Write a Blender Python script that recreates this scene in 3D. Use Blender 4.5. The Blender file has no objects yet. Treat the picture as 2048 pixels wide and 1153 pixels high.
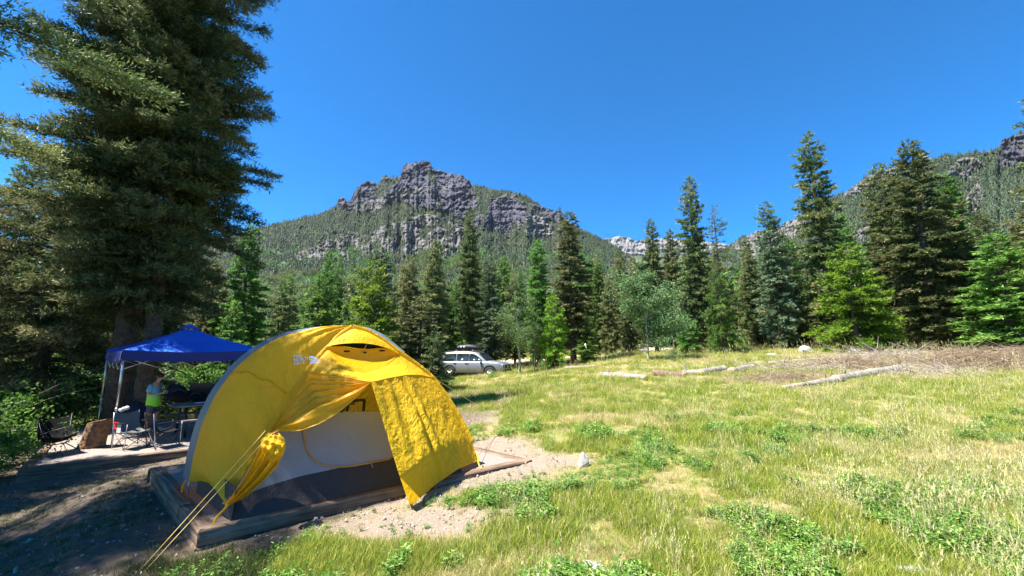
import bpy, bmesh, math, random
import numpy as np
from mathutils import Vector, Matrix
R = math.radians
scene = bpy.context.scene
col = scene.collection
rng = np.random.default_rng(7)
random.seed(7)

# ------------------------------------------------------------------ camera, sky, sun, exposure
EYE = 1.68; FPX = 800.0; PITCH = R(8.5)
cam = bpy.data.cameras.new('camera'); cam.sensor_width = 36; cam.lens = FPX / 2048 * 36
cam.clip_end = 20000; cam.clip_start = .05
camo = bpy.data.objects.new('camera', cam); col.objects.link(camo)
camo.location = (0, 0, EYE); camo.rotation_euler = (R(90) + PITCH, 0, 0)
scene.camera = camo
SUN_AZ = R(-105); SUN_EL = R(63)
w = bpy.data.worlds.new('World'); scene.world = w; w.use_nodes = True
nt = w.node_tree; bg = nt.nodes['Background']
sky = nt.nodes.new('ShaderNodeTexSky'); sky.sky_type = 'NISHITA'; sky.sun_disc = False
sky.sun_elevation = SUN_EL; sky.sun_rotation = SUN_AZ
sky.altitude = 2600; sky.air_density = 1.0; sky.dust_density = 0.15; sky.ozone_density = 4.0
hs = nt.nodes.new('ShaderNodeHueSaturation'); hs.inputs['Saturation'].default_value = 1.86
nt.links.new(sky.outputs[0], hs.inputs['Color']); nt.links.new(hs.outputs[0], bg.inputs[0])
bg.inputs[1].default_value = 0.08
sl = bpy.data.lights.new('sun', 'SUN'); sl.energy = 5.0; sl.angle = R(.53); sl.color = (1, .955, .88)
so = bpy.data.objects.new('sun', sl); col.objects.link(so)
SD = Vector((math.sin(SUN_AZ) * math.cos(SUN_EL), math.cos(SUN_AZ) * math.cos(SUN_EL), math.sin(SUN_EL)))
so.rotation_euler = SD.to_track_quat('Z', 'Y').to_euler(); so.location = (0, 0, 60)
scene.view_settings.view_transform = 'Standard'; scene.view_settings.look = 'None'
scene.view_settings.gamma = 1; scene.view_settings.exposure = 1.8
scene.render.engine = 'CYCLES'
scene.cycles.transparent_max_bounces = 12

# ------------------------------------------------------------------ measuring helpers
def ray(u, v):
    r = (u - 1024) / FPX; q = -(v - 576.5) / FPX
    return np.array([r, math.cos(PITCH) - q * math.sin(PITCH), math.sin(PITCH) + q * math.cos(PITCH)])
E0 = np.array([0, 0, EYE])
def atz(u, v, z):
    d = ray(u, v); return E0 + d * ((z - EYE) / d[2])
def aty(u, v, y):
    d = ray(u, v); return E0 + d * (y / d[1])
def atp(u, v, P, n):
    d = ray(u, v); return E0 + d * (np.dot(P - E0, n) / np.dot(d, n))
def unit(a): a = np.asarray(a, float); return a / np.linalg.norm(a)

def _h(ix, iy, s):
    n = (ix.astype(np.int64) * 374761393 + iy.astype(np.int64) * 668265263 + s * 974634777) & 0xffffffff
    n = ((n ^ (n >> 13)) * 1274126177) & 0xffffffff
    return ((n ^ (n >> 16)) & 0xffff) / 65535.0
def vn(x, y, s=0):
    x = np.asarray(x, float); y = np.asarray(y, float)
    ix = np.floor(x); iy = np.floor(y); fx = x - ix; fy = y - iy
    fx = fx * fx * (3 - 2 * fx); fy = fy * fy * (3 - 2 * fy); ix = ix.astype(np.int64); iy = iy.astype(np.int64)
    a = _h(ix, iy, s); b = _h(ix + 1, iy, s); c = _h(ix, iy + 1, s); d = _h(ix + 1, iy + 1, s)
    return (a * (1 - fx) + b * fx) * (1 - fy) + (c * (1 - fx) + d * fx) * fy
def fbm(x, y, o=4, s=0):
    t = 0; a = .5; n = 0
    for k in range(o):
        t = t + a * vn(x, y, s + k * 17); n += a; a *= .5; x = x * 2.03 + 3.1; y = y * 2.03 + 1.7
    return t / n
def sstep(a, b, x):
    t = np.clip((x - a) / (b - a), 0, 1); return t * t * (3 - 2 * t)

# ------------------------------------------------------------------ mesh helpers
def mesh(name, V, F, mats=None, fm=None, smooth=False, attrs=None):
    """V (n,3); F list of (m,k) int arrays or one array"""
    me = bpy.data.meshes.new(name)
    V = np.asarray(V, np.float32).reshape(-1, 3)
    Fs = F if isinstance(F, list) else [F]
    Fs = [np.asarray(f, np.int32) for f in Fs if len(f)]
    ls = np.concatenate([f.ravel() for f in Fs]); cnt = np.concatenate([np.full(len(f), f.shape[1], np.int32) for f in Fs])
    st = np.concatenate([[0], np.cumsum(cnt)[:-1]]).astype(np.int32)
    me.vertices.add(len(V)); me.vertices.foreach_set('co', V.ravel())
    me.loops.add(len(ls)); me.loops.foreach_set('vertex_index', ls)
    me.polygons.add(len(cnt)); me.polygons.foreach_set('loop_start', st); me.polygons.foreach_set('loop_total', cnt)
    if smooth: me.polygons.foreach_set('use_smooth', np.ones(len(cnt), bool))
    if mats is not None:
        for m in (mats if isinstance(mats, (list, tuple)) else [mats]): me.materials.append(m)
    if fm is not None: me.polygons.foreach_set('material_index', np.asarray(fm, np.int32))
    me.update(calc_edges=True)
    for k, (dom, typ, data) in (attrs or {}).items():
        a = me.attributes.new(k, typ, dom)
        a.data.foreach_set('value' if typ in ('FLOAT', 'INT') else ('vector' if typ == 'FLOAT_VECTOR' else 'color'), np.asarray(data).ravel())
    return me
def link(name, me, parent=None, loc=None):
    o = bpy.data.objects.new(name, me); col.objects.link(o)
    if parent is not None: o.parent = parent
    if loc is not None: o.location = loc
    return o
def tag(o, label, cat, group=None, kind=None):
    o['label'] = label; o['category'] = cat
    if group: o['group'] = group
    if kind: o['kind'] = kind
    return o
def thing(name, label, cat, loc=(0, 0, 0), rz=0, group=None):
    o = bpy.data.objects.new(name, None); col.objects.link(o); o.location = Vector(loc); o.rotation_euler = (0, 0, rz)
    o.empty_display_size = .2
    return tag(o, label, cat, group)
def copytree(o, parent=None):
    c = o.copy(); col.objects.link(c)
    if parent: c.parent = parent
    for ch in [k for k in bpy.data.objects if k.parent == o and k != c]: copytree(ch, c)
    return c

class MB:
    def __init__(s): s.V = []; s.Q = []; s.T = []; s.n = 0
    def add(s, V, Q=None, T=None):
        V = np.asarray(V, float).reshape(-1, 3)
        if Q is not None and len(Q): s.Q.append(np.asarray(Q) + s.n)
        if T is not None and len(T): s.T.append(np.asarray(T) + s.n)
        s.V.append(V); s.n += len(V); return s
    def box(s, c, d, ax=None, bev=0):
        h = np.array(d) / 2; ax = np.eye(3) if ax is None else np.array(ax)
        c = np.array(c, float)
        if bev <= 0:
            P = np.array([[x, y, z] for x in (-1, 1) for y in (-1, 1) for z in (-1, 1)]) * h
            return s.add(P @ ax + c, [[0, 1, 3, 2], [4, 6, 7, 5], [0, 4, 5, 1], [2, 3, 7, 6], [0, 2, 6, 4], [1, 5, 7, 3]])
        bm = bmesh.new(); bmesh.ops.create_cube(bm, size=1)
        for v in bm.verts: v.co = Vector((v.co.x * d[0], v.co.y * d[1], v.co.z * d[2]))
        bmesh.ops.bevel(bm, geom=bm.edges[:], offset=bev, segments=2, affect='EDGES', profile=.6)
        return s.bm(bm, ax, c)
    def bm(s, bm, ax=None, c=(0, 0, 0)):
        ax = np.eye(3) if ax is None else np.array(ax)
        bmesh.ops.triangulate(bm, faces=[f for f in bm.faces if len(f.verts) > 4]); bm.verts.index_update()
        V = np.array([v.co[:] for v in bm.verts]) @ ax + np.array(c)
        Q = [[v.index for v in f.verts] for f in bm.faces if len(f.verts) == 4]; T = [[v.index for v in f.verts] for f in bm.faces if len(f.verts) == 3]
        bm.free(); return s.add(V, Q, T)
    def tube(s, P, r, n=6, cap=True):
        P = np.asarray(P, float); m = len(P); r = np.broadcast_to(np.asarray(r, float), (m,))
        T = np.gradient(P, axis=0); T /= np.linalg.norm(T, axis=1)[:, None] + 1e-9
        up = np.array([0, 0, 1.]) if abs(T[0][2]) < .9 else np.array([1., 0, 0])
        a = unit(np.cross(T[0], up)); A = []
        for t in T:
            a = a - t * np.dot(a, t); a = a / (np.linalg.norm(a) + 1e-9); A.append(a)
        A = np.array(A); B = np.cross(T, A)
        th = np.linspace(0, 2 * np.pi, n, endpoint=False)
        V = P[:, None] + r[:, None, None] * (np.cos(th)[None, :, None] * A[:, None] + np.sin(th)[None, :, None] * B[:, None])
        i = np.arange(m - 1)[:, None] * n; j = np.arange(n)[None]; j2 = (j + 1) % n
        Q = np.stack([i + j, i + j2, i + n + j2, i + n + j], -1).reshape(-1, 4)
        V = V.reshape(-1, 3); Tt = []
        if cap:
            V = np.vstack([V, P[:1], P[-1:]]); k = m * n
            Tt = [[k, (q + 1) % n, q] for q in range(n)] + [[k + 1, (m - 1) * n + q, (m - 1) * n + (q + 1) % n] for q in range(n)]
        return s.add(V, Q, Tt)
    def grid(s, G):
        G = np.asarray(G); a, b = G.shape[:2]
        i = np.arange(a - 1)[:, None] * b; j = np.arange(b - 1)[None]
        Q = np.stack([i + j, i + j + 1, i + b + j + 1, i + b + j], -1).reshape(-1, 4)
        return s.add(G.reshape(-1, 3), Q)
    def blob(s, c, r, seed=0, amp=.2, n=16, fr=2.2, flat=0):
        bm = bmesh.new(); bmesh.ops.create_icosphere(bm, subdivisions=3 if n > 10 else 2, radius=1)
        V = np.array([v.co[:] for v in bm.verts])
        d = (fbm(V[:, 0] * fr + 7 + V[:, 2] * 1.3, V[:, 1] * fr + 3 - V[:, 2] * 1.7, 4, seed) - .5) * 2 * amp
        V2 = V * (1 + d)[:, None]
        if flat: V2[:, 2] = np.where(V2[:, 2] < -flat, -flat, V2[:, 2])
        for v, p in zip(bm.verts, V2 * np.array(r)): v.co = Vector(p)
        return s.bm(bm, None, c)
    def build(s, name, mat, parent=None, smooth=False, loc=None, attrs=None):
        V = np.vstack(s.V); F = []
        if s.Q: F.append(np.vstack(s.Q))
        if s.T: F.append(np.vstack(s.T))
        return link(name, mesh(name, V, F, mat, smooth=smooth, attrs=attrs), parent, loc)

# ------------------------------------------------------------------ materials
def mat(name):
    m = bpy.data.materials.new(name); m.use_nodes = True
    n = m.node_tree.nodes; return m, n, m.node_tree.links, n['Principled BSDF']
def ramp(n, pts):
    r = n.new('ShaderNodeValToRGB'); e = r.color_ramp.elements
    while len(e) < len(pts): e.new(.5)
    for x, (p, c) in zip(e, pts): x.position = p; x.color = (*c, 1)
    return r
def noise(n, l, scale, det=6, rough=.6, vec=None, dist=0):
    t = n.new('ShaderNodeTexNoise'); t.inputs['Scale'].default_value = scale; t.inputs['Detail'].default_value = det
    t.inputs['Roughness'].default_value = rough; t.inputs['Distortion'].default_value = dist
    if vec is not None: l.new(vec, t.inputs['Vector'])
    return t
def pos(n): return n.new('ShaderNodeNewGeometry').outputs['Position']
def objc(n): return n.new('ShaderNodeTexCoord').outputs['Object']
def bump(n, l, src, st, dist, p):
    b = n.new('ShaderNodeBump'); b.inputs['Strength'].default_value = st; b.inputs['Distance'].default_value = dist
    l.new(src, b.inputs['Height']); l.new(b.outputs[0], p.inputs['Normal']); return b
def mixc(n, l, f, a, b, mode='MIX'):
    m = n.new('ShaderNodeMix'); m.data_type = 'RGBA'; m.blend_type = mode
    for s, v in ((0, f), (6, a), (7, b)):
        if isinstance(v, (int, float)): m.inputs[s].default_value = v
        elif isinstance(v, tuple): m.inputs[s].default_value = (*v, 1)
        else: l.new(v, m.inputs[s])
    return m.outputs[2]
def attr(n, name, typ='GEOMETRY'):
    a = n.new('ShaderNodeAttribute'); a.attribute_name = name; a.attribute_type = typ; return a
def simple(name, c, rough=.6, metal=0, var=.25, scale=12, bmp=.2, c2=None, spec=.5, bd=.01):
    m, n, l, p = mat(name)
    t = noise(n, l, scale, 5, .6, objc(n))
    c2 = c2 or tuple(x * (1 - var) for x in c); c1 = tuple(min(1, x * (1 + var * .5)) for x in c)
    r = ramp(n, [(.3, c2), (.7, c1)]); l.new(t.outputs[0], r.inputs[0]); l.new(r.outputs[0], p.inputs['Base Color'])
    p.inputs['Roughness'].default_value = rough; p.inputs['Metallic'].default_value = metal
    p.inputs['Specular IOR Level'].default_value = spec
    if bmp: bump(n, l, t.outputs[0], bmp, bd, p)
    return m
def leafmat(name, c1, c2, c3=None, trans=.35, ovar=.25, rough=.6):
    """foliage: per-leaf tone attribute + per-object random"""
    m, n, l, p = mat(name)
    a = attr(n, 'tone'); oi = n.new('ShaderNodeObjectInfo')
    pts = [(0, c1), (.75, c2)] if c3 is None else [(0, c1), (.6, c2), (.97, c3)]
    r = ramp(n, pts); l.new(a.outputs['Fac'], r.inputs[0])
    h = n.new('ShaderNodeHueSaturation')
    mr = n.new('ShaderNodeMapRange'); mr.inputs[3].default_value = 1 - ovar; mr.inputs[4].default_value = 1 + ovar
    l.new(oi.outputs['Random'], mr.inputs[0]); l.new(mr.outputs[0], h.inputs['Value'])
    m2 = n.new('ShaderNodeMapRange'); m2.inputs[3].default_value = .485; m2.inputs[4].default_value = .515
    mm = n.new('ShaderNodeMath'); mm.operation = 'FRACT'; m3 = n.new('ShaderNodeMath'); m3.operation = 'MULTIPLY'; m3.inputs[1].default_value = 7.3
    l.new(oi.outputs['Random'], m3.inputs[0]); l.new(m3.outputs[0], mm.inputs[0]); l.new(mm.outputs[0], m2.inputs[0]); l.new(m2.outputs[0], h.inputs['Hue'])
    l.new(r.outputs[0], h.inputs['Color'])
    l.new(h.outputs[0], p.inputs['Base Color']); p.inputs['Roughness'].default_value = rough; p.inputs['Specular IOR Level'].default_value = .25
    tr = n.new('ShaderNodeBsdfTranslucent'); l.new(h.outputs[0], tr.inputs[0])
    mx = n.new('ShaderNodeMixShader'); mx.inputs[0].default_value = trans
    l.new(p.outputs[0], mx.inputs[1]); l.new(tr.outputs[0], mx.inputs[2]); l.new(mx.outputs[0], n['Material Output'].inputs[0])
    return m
def fabric(name, c, trans=.35, rough=.45, wr=1.0, wscale=9, sheen=.3, seam=None):
    m, n, l, p = mat(name)
    o = objc(n)
    t = noise(n, l, 1.3, 4, .6, o)
    cc = mixc(n, l, t.outputs[0], tuple(x * .86 for x in c), tuple(min(1, x * 1.08) for x in c))
    l.new(cc, p.inputs['Base Color']); p.inputs['Roughness'].default_value = rough; p.inputs['Specular IOR Level'].default_value = .35
    mp = n.new('ShaderNodeMapping'); mp.inputs['Scale'].default_value = (1, 1, .5); mp.inputs['Rotation'].default_value = (.3, .5, .4); l.new(o, mp.inputs[0])
    w1 = noise(n, l, wscale, 3, .55, mp.outputs[0], 1.2); w2 = noise(n, l, wscale * 3.3, 3, .5, mp.outputs[0], .8)
    rd = n.new('ShaderNodeMath'); rd.operation = 'SUBTRACT'; rd.inputs[1].default_value = .5; l.new(w1.outputs[0], rd.inputs[0])
    ab = n.new('ShaderNodeMath'); ab.operation = 'ABSOLUTE'; l.new(rd.outputs[0], ab.inputs[0])
    rd2 = n.new('ShaderNodeMath'); rd2.operation = 'MULTIPLY_ADD'; rd2.inputs[1].default_value = .3; l.new(w2.outputs[0], rd2.inputs[0]); l.new(ab.outputs[0], rd2.inputs[2])
    b = bump(n, l, rd2.outputs[0], .55 * wr, .06, p)
    tr = n.new('ShaderNodeBsdfTranslucent'); l.new(cc, tr.inputs[0]); l.new(b.outputs[0], tr.inputs['Normal'])
    mx = n.new('ShaderNodeMixShader'); mx.inputs[0].default_value = trans
    l.new(p.outputs[0], mx.inputs[1]); l.new(tr.outputs[0], mx.inputs[2]); l.new(mx.outputs[0], n['Material Output'].inputs[0])
    return m
M = {}
M['yellow'] = fabric('yellow nylon', (.84, .485, .010), .38, .6, 1.0, 5)
M['yellow_crumple'] = fabric('crumpled yellow nylon', (.86, .52, .012), .42, .6, 1.4, 7)
M['gold'] = fabric('golden lining nylon', (.86, .44, .008), .42, .4, .6, 4)
M['fly_grey'] = fabric('grey blue fly nylon', (.16, .20, .24), .2, .4, .6, 5)
M['inner'] = fabric('pale grey inner nylon', (.30, .32, .37), .3, .45, .5, 6)
M['tub'] = fabric('dark tub floor nylon', (.04, .034, .034), .06, .6, .7, 5)
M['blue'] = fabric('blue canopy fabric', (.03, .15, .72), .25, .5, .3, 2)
M['navy'] = fabric('navy canopy valance', (.012, .022, .16), .08, .6, .4, 3)
M['canopy_lining'] = simple('pale canopy lining', (.42, .38, .36), .8)
M['black'] = simple('black fabric', (.005, .005, .006), .9, spec=.2)
M['blackm'] = simple('black coated tube', (.02, .02, .022), .4)
M['bluem'] = simple('blue anodised tube', (.02, .05, .3), .35, .6)
M['steel'] = simple('silver tube', (.55, .56, .58), .32, .85)
M['greyf'] = simple('grey fabric', (.10, .105, .10), .8)
M['redf'] = simple('red fabric', (.55, .03, .02), .7)
M['whitef'] = simple('white fabric', (.6, .58, .58), .7)
M['litter'] = simple('dry bark litter', (.22, .15, .10), .95, var=.5, scale=20)
M['rope'] = simple('yellow guyline', (.70, .50, .12), .6, bmp=0)
M['trim'] = simple('orange trim', (.45, .22, .05), .6)
M['logo'] = simple('white print', (.85, .85, .85), .5, bmp=0)

# ------------------------------------------------------------------ terrain
SC = np.array([-2.2, -1.28, -.9, -.6, -.3, 0, .3, .6, .9, 1.28, 2.2])
YR = np.array([-4, 2, 4, 7, 10, 16, 30, 50, 110, 260.])
HT = np.array([
 [-.3, -.25, -.2, -.15, -.1, 0, 0, 0, 0, 0, 0],
 [-.35, -.3, -.24, -.16, -.12, -.04, 0, 0, 0, 0, 0],
 [-.55, -.42, -.24, -.13, -.12, -.04, 0, .02, .04, .06, .1],
 [-.85, -.8, -.72, -.42, -.1, 0, .05, .12, .17, .22, .3],
 [-1.0, -.9, -.76, -.55, -.3, 0, .17, .27, .33, .4, .5],
 [-1.6, -1.35, -1.05, -.85, -.55, -.12, .42, .6, .66, .75, .9],
 [-2.4, -2.0, -1.7, -1.25, -1.1, -.12, 1.0, 1.42, 1.5, 1.6, 1.9],
 [-2.6, -2.2, -1.8, -1.2, -.7, .6, 1.4, 1.9, 2.2, 2.6, 3],
 [-1, -1, -.5, 0, .8, 1.8, 2.6, 4, 7, 10, 14],
 [12, 12, 12, 12, 12, 11, 11, 14, 26, 40, 50]])
def hraw(x, y):
    x = np.asarray(x, float); y = np.asarray(y, float)
    s = np.clip(x / np.maximum(y, 4), SC[0], SC[-1]); yy = np.clip(y, YR[0], YR[-1])
    si = np.clip(np.searchsorted(SC, s) - 1, 0, len(SC) - 2); yi = np.clip(np.searchsorted(YR, yy) - 1, 0, len(YR) - 2)
    a = (s - SC[si]) / (SC[si + 1] - SC[si]); b = (yy - YR[yi]) / (YR[yi + 1] - YR[yi])
    a = a * a * (3 - 2 * a) * .5 + a * .5; b = b * b * (3 - 2 * b) * .35 + b * .65
    return (HT[yi, si] * (1 - a) + HT[yi, si + 1] * a) * (1 - b) + (HT[yi + 1, si] * (1 - a) + HT[yi + 1, si + 1] * a) * b
# the tent pad corners
PA, PB, PD = atz(396, 1061, 0), atz(1065, 920, 0), atz(298, 936, 0); PC = PB + (PD - PA)
def inquad(x, y, Q, m=0.0):
    r = np.ones(np.shape(x), bool); c = sum(Q) / 4
    for i in range(4):
        a, b = Q[i], Q[(i + 1) % 4]; e = unit((b - a)[:2]); nrm = np.array([-e[1], e[0]])
        sg = np.sign(np.dot(c[:2] - a[:2], nrm)); r &= ((x - a[0]) * nrm[0] + (y - a[1]) * nrm[1]) * sg > -m
    return r
def distquad(x, y, Q):
    """signed-ish distance outside quad"""
    d = np.full(np.shape(x), -1e9); c = sum(Q) / 4
    for i in range(4):
        a, b = Q[i], Q[(i + 1) % 4]; e = unit((b - a)[:2]); nrm = np.array([-e[1], e[0]])
        sg = np.sign(np.dot(c[:2] - a[:2], nrm)); d = np.maximum(d, -((x - a[0]) * nrm[0] + (y - a[1]) * nrm[1]) * sg)
    return d
QT = [PA, PB, PC, PD]
def hg(x, y):
    x = np.asarray(x, float); y = np.asarray(y, float)
    d = np.clip(y / 30, .05, 1.5)
    h = hraw(x, y) + (fbm(x * .35, y * .35, 3, 5) - .5) * .35 * d + (fbm(x * 1.7, y * 1.7, 3, 9) - .5) * .06
    d = distquad(x, y, QT); w = 1 - sstep(.2, 1.3, d)
    tq = np.clip(((x - PA[0]) * (PB - PA)[0] + (y - PA[1]) * (PB - PA)[1]) / np.dot(PB - PA, PB - PA), 0, 1)
    return h * (1 - w) + w * (-.175 + .15 * tq)
def onground(u, v, it=12):
    """world point where the pixel ray meets the terrain"""
    d = ray(u, v); lo, hi = 1.0, 400.0
    ts = np.geomspace(1.2, 400, 1500); P = E0 + ts[:, None] * d
    k = np.argmax(P[:, 2] < hg(P[:, 0], P[:, 1])); return P[k] if P[k][2] < hg(P[k][0], P[k][1]) else P[-1]

KZ = -.5
KA, KB = atz(36, 938, KZ), atz(380, 899, KZ)
ek = unit(KB - KA); KB = KA + ek * 5.6; KD = atz(104, 876, KZ); KD = KA + unit(KD - KA) * 5.0; KC = KB + KD - KA
QK = [KA, KB, KC, KD]
def rut(x, y):  # worn-path mask: bare gravel round the tent pad and the left site
    d = distquad(x, y, QT); nz = fbm(x * 1.1, y * 1.1, 4, 31)
    side = x + .4 * (y - 5)
    m = 1 - sstep(.05, .8, d + (nz - .5) * 1.1)
    left = sstep(-1.9, -3.4, x - (y - 4) * .35 + (nz - .5) * 1.2) * (1 - sstep(10.5, 12.5, y)) * sstep(-15, -12, x)
    front = (1 - sstep(.35, .95, np.hypot((x + 1.1) / 1.65, (y - 4.4) / .6) + (nz - .5) * .5))
    right = (1 - sstep(.4, 1.1, np.hypot((x + .2) / 1.05, (y - 7.2) / 1.2) + (nz - .5) * .8))
    return np.clip(np.maximum.reduce([m, left, front, right]), 0, 1)
def road(x, y):
    P = np.array([[-60, 62], [-20, 47], [0, 41], [9, 39.5], [16, 44], [20, 56], [18, 80]], float); d = np.full(np.shape(x), 1e9)
    for a, b in zip(P[:-1], P[1:]):
        t = np.clip(((x - a[0]) * (b - a)[0] + (y - a[1]) * (b - a)[1]) / np.dot(b - a, b - a), 0, 1)
        d = np.minimum(d, np.hypot(x - a[0] - t * (b - a)[0], y - a[1] - t * (b - a)[1]))
    return d
# ground sheet: fine near the camera, coarse far away
gy = np.concatenate([np.arange(-4, 1, .5), np.arange(1, 14, .07), np.geomspace(14, 260, 130)[0:]])
gs = np.linspace(-1, 1, 361)
GX = np.sinh(gs * 2.2) / np.sinh(2.2)
X = GX[None, :] * (np.maximum(gy, 3)[:, None] * 2.0 + 6); Y = np.repeat(gy[:, None], len(gs), 1)
Z = hg(X, Y)
near = sstep(26, 10, Y)
Z = Z + near * ((fbm(X * 6, Y * 6, 3, 77) - .5) * .035)
for Q, top in ((QT, 0), (QK, KZ)):
    d = distquad(X, Y, Q); Z = np.where(d < -.0, np.minimum(Z, top - .12), Z)
rtm = rut(X, Y)
mb = MB(); mb.grid(np.stack([X, Y, Z], -1))
m, n, l, p = mat('meadow soil')
ps = pos(n)
nA = noise(n, l, .35, 5, .6, ps); nB = noise(n, l, 3.2, 8, .7, ps); nC = noise(n, l, 38, 6, .75, ps); nD = noise(n, l, 160, 4, .7, ps)
straw = ramp(n, [(.25, (.16, .11, .05)), (.5, (.34, .26, .12)), (.75, (.50, .42, .22))]); l.new(nC.outputs[0], straw.inputs[0])
green = ramp(n, [(.3, (.05, .09, .012)), (.7, (.22, .27, .05))]); l.new(nC.outputs[0], green.inputs[0])
gm = ramp(n, [(.42, (0, 0, 0)), (.6, (1, 1, 1))]); l.new(mixc(n, l, .5, nA.outputs[0], nB.outputs[0]), gm.inputs[0])
base = mixc(n, l, gm.outputs[0], straw.outputs[0], green.outputs[0])
dirt = ramp(n, [(.22, (.10, .075, .055)), (.45, (.24, .19, .145)), (.62, (.36, .295, .23)), (.8, (.52, .46, .38))]); l.new(mixc(n, l, .55, nC.outputs[0], nD.outputs[0]), dirt.inputs[0])
ad = attr(n, 'dirt')
c = mixc(n, l, ad.outputs['Fac'], base, dirt.outputs[0])
left_dk = attr(n, 'dark_left'); c = mixc(n, l, left_dk.outputs['Fac'], c, mixc(n, l, .75, c, mixc(n, l, nC.outputs[0], (.035, .026, .020), (.13, .095, .07)))); rd = attr(n, 'road'); c = mixc(n, l, rd.outputs['Fac'], c, (.46, .40, .34))  # darker brown ground mixed in over the left side
l.new(c, p.inputs['Base Color']); p.inputs['Roughness'].default_value = .95; p.inputs['Specular IOR Level'].default_value = .15
bump(n, l, mixc(n, l, .5, nC.outputs[0], nD.outputs[0]), .9, .03, p)
M['soil'] = m
rdm = 1 - sstep(1.6, 2.5, road(X, Y) + (fbm(X, Y, 3, 3) - .5))
go = mb.build('ground', m, smooth=True, attrs={'dirt': ('POINT', 'FLOAT', rtm.ravel()), 'road': ('POINT', 'FLOAT', rdm.ravel()), 'dark_left': ('POINT', 'FLOAT', (sstep(-1.5, -3.2, X - (Y - 3) * .25 + (fbm(X * 1.4, Y * 1.4, 4, 88) - .5) * 1.6) * (1 - sstep(16, 22, Y))).ravel())})
go['kind'] = 'structure'

# ------------------------------------------------------------------ geometry-node scatterer for uncountable stuff
def proto_collection(name, meshes):
    c = bpy.data.collections.new(name)
    for i, me in enumerate(meshes):
        c.objects.link(bpy.data.objects.new('%s_%02d' % (name, i), me))
    return c
def scatter(name, P, rot, scl, idx, pc, tagd=None):
    me = bpy.data.meshes.new(name); me.vertices.add(len(P)); me.vertices.foreach_set('co', np.asarray(P, np.float32).ravel())
    scl = np.asarray(scl, np.float32)
    if scl.ndim == 1: scl = np.repeat(scl[:, None], 3, 1)
    a = me.attributes.new('rot', 'FLOAT_VECTOR', 'POINT'); a.data.foreach_set('vector', np.asarray(rot, np.float32).ravel())
    a = me.attributes.new('scl', 'FLOAT_VECTOR', 'POINT'); a.data.foreach_set('vector', scl.ravel())
    a = me.attributes.new('idx', 'INT', 'POINT'); a.data.foreach_set('value', np.asarray(idx, np.int32))
    me.update(); o = link(name, me); o['kind'] = 'stuff'
    g = bpy.data.node_groups.new(name + ' scatter', 'GeometryNodeTree')
    g.interface.new_socket('Geometry', in_out='INPUT', socket_type='NodeSocketGeometry'); g.interface.new_socket('Geometry', in_out='OUTPUT', socket_type='NodeSocketGeometry')
    N = g.nodes; L = g.links; gi = N.new('NodeGroupInput'); gout = N.new('NodeGroupOutput')
    ip = N.new('GeometryNodeInstanceOnPoints'); ci = N.new('GeometryNodeCollectionInfo'); ci.inputs['Collection'].default_value = pc
    ci.inputs['Separate Children'].default_value = True; ci.inputs['Reset Children'].default_value = True
    def na(nm, t):
        x = N.new('GeometryNodeInputNamedAttribute'); x.data_type = t; x.inputs['Name'].default_value = nm; return x.outputs[0]
    L.new(gi.outputs[0], ip.inputs['Points']); L.new(ci.outputs[0], ip.inputs['Instance']); ip.inputs['Pick Instance'].default_value = True
    L.new(na('idx', 'INT'), ip.inputs['Instance Index']); L.new(na('rot', 'FLOAT_VECTOR'), ip.inputs['Rotation']); L.new(na('scl', 'FLOAT_VECTOR'), ip.inputs['Scale'])
    L.new(ip.outputs[0], gout.inputs[0])
    md = o.modifiers.new('scatter', 'NODES'); md.node_group = g
    return o

# ------------------------------------------------------------------ foliage builders
M['bark'] = simple('grey brown bark', (.105, .078, .062), .95, var=.6, scale=9, bmp=1.0, bd=.03)
M['bark_red'] = simple('warm bark', (.17, .105, .075), .95, var=.5, scale=9, bmp=1.0, bd=.03)
M['aspenbark'] = simple('pale aspen bark', (.42, .41, .35), .85, c2=(.16, .15, .12), scale=5, bmp=.4)
M['deadwood'] = simple('bleached dead wood', (.36, .31, .27), .9, c2=(.14, .11, .09), scale=8, bmp=.5)
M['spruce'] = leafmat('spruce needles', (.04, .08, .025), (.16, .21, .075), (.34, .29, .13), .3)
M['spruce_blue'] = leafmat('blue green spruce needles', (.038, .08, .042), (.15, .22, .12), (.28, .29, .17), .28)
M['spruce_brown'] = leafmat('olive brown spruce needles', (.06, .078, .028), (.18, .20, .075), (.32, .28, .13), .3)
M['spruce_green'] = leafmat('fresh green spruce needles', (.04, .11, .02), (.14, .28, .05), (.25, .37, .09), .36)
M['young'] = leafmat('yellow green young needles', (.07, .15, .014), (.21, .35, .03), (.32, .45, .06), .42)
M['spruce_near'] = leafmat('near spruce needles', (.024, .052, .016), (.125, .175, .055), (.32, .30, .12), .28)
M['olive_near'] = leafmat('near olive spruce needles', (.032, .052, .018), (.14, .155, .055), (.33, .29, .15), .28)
M['aspen'] = leafmat('aspen leaves', (.07, .14, .035), (.16, .26, .08), (.28, .36, .15), .42)
M['aspen_blue'] = leafmat('grey green aspen leaves', (.06, .13, .045), (.15, .27, .10), (.26, .38, .18), .4)
M['forb'] = leafmat('broad green leaves', (.035, .10, .014), (.10, .22, .03), (.2, .32, .06), .42)
M['mtree'] = leafmat('distant conifer needles', (.022, .045, .022), (.070, .105, .045), (.14, .12, .07), .18, .45)
M['mtree_green'] = leafmat('distant aspen leaves', (.05, .11, .03), (.11, .22, .06), (.17, .3, .08), .3, .3)

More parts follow.
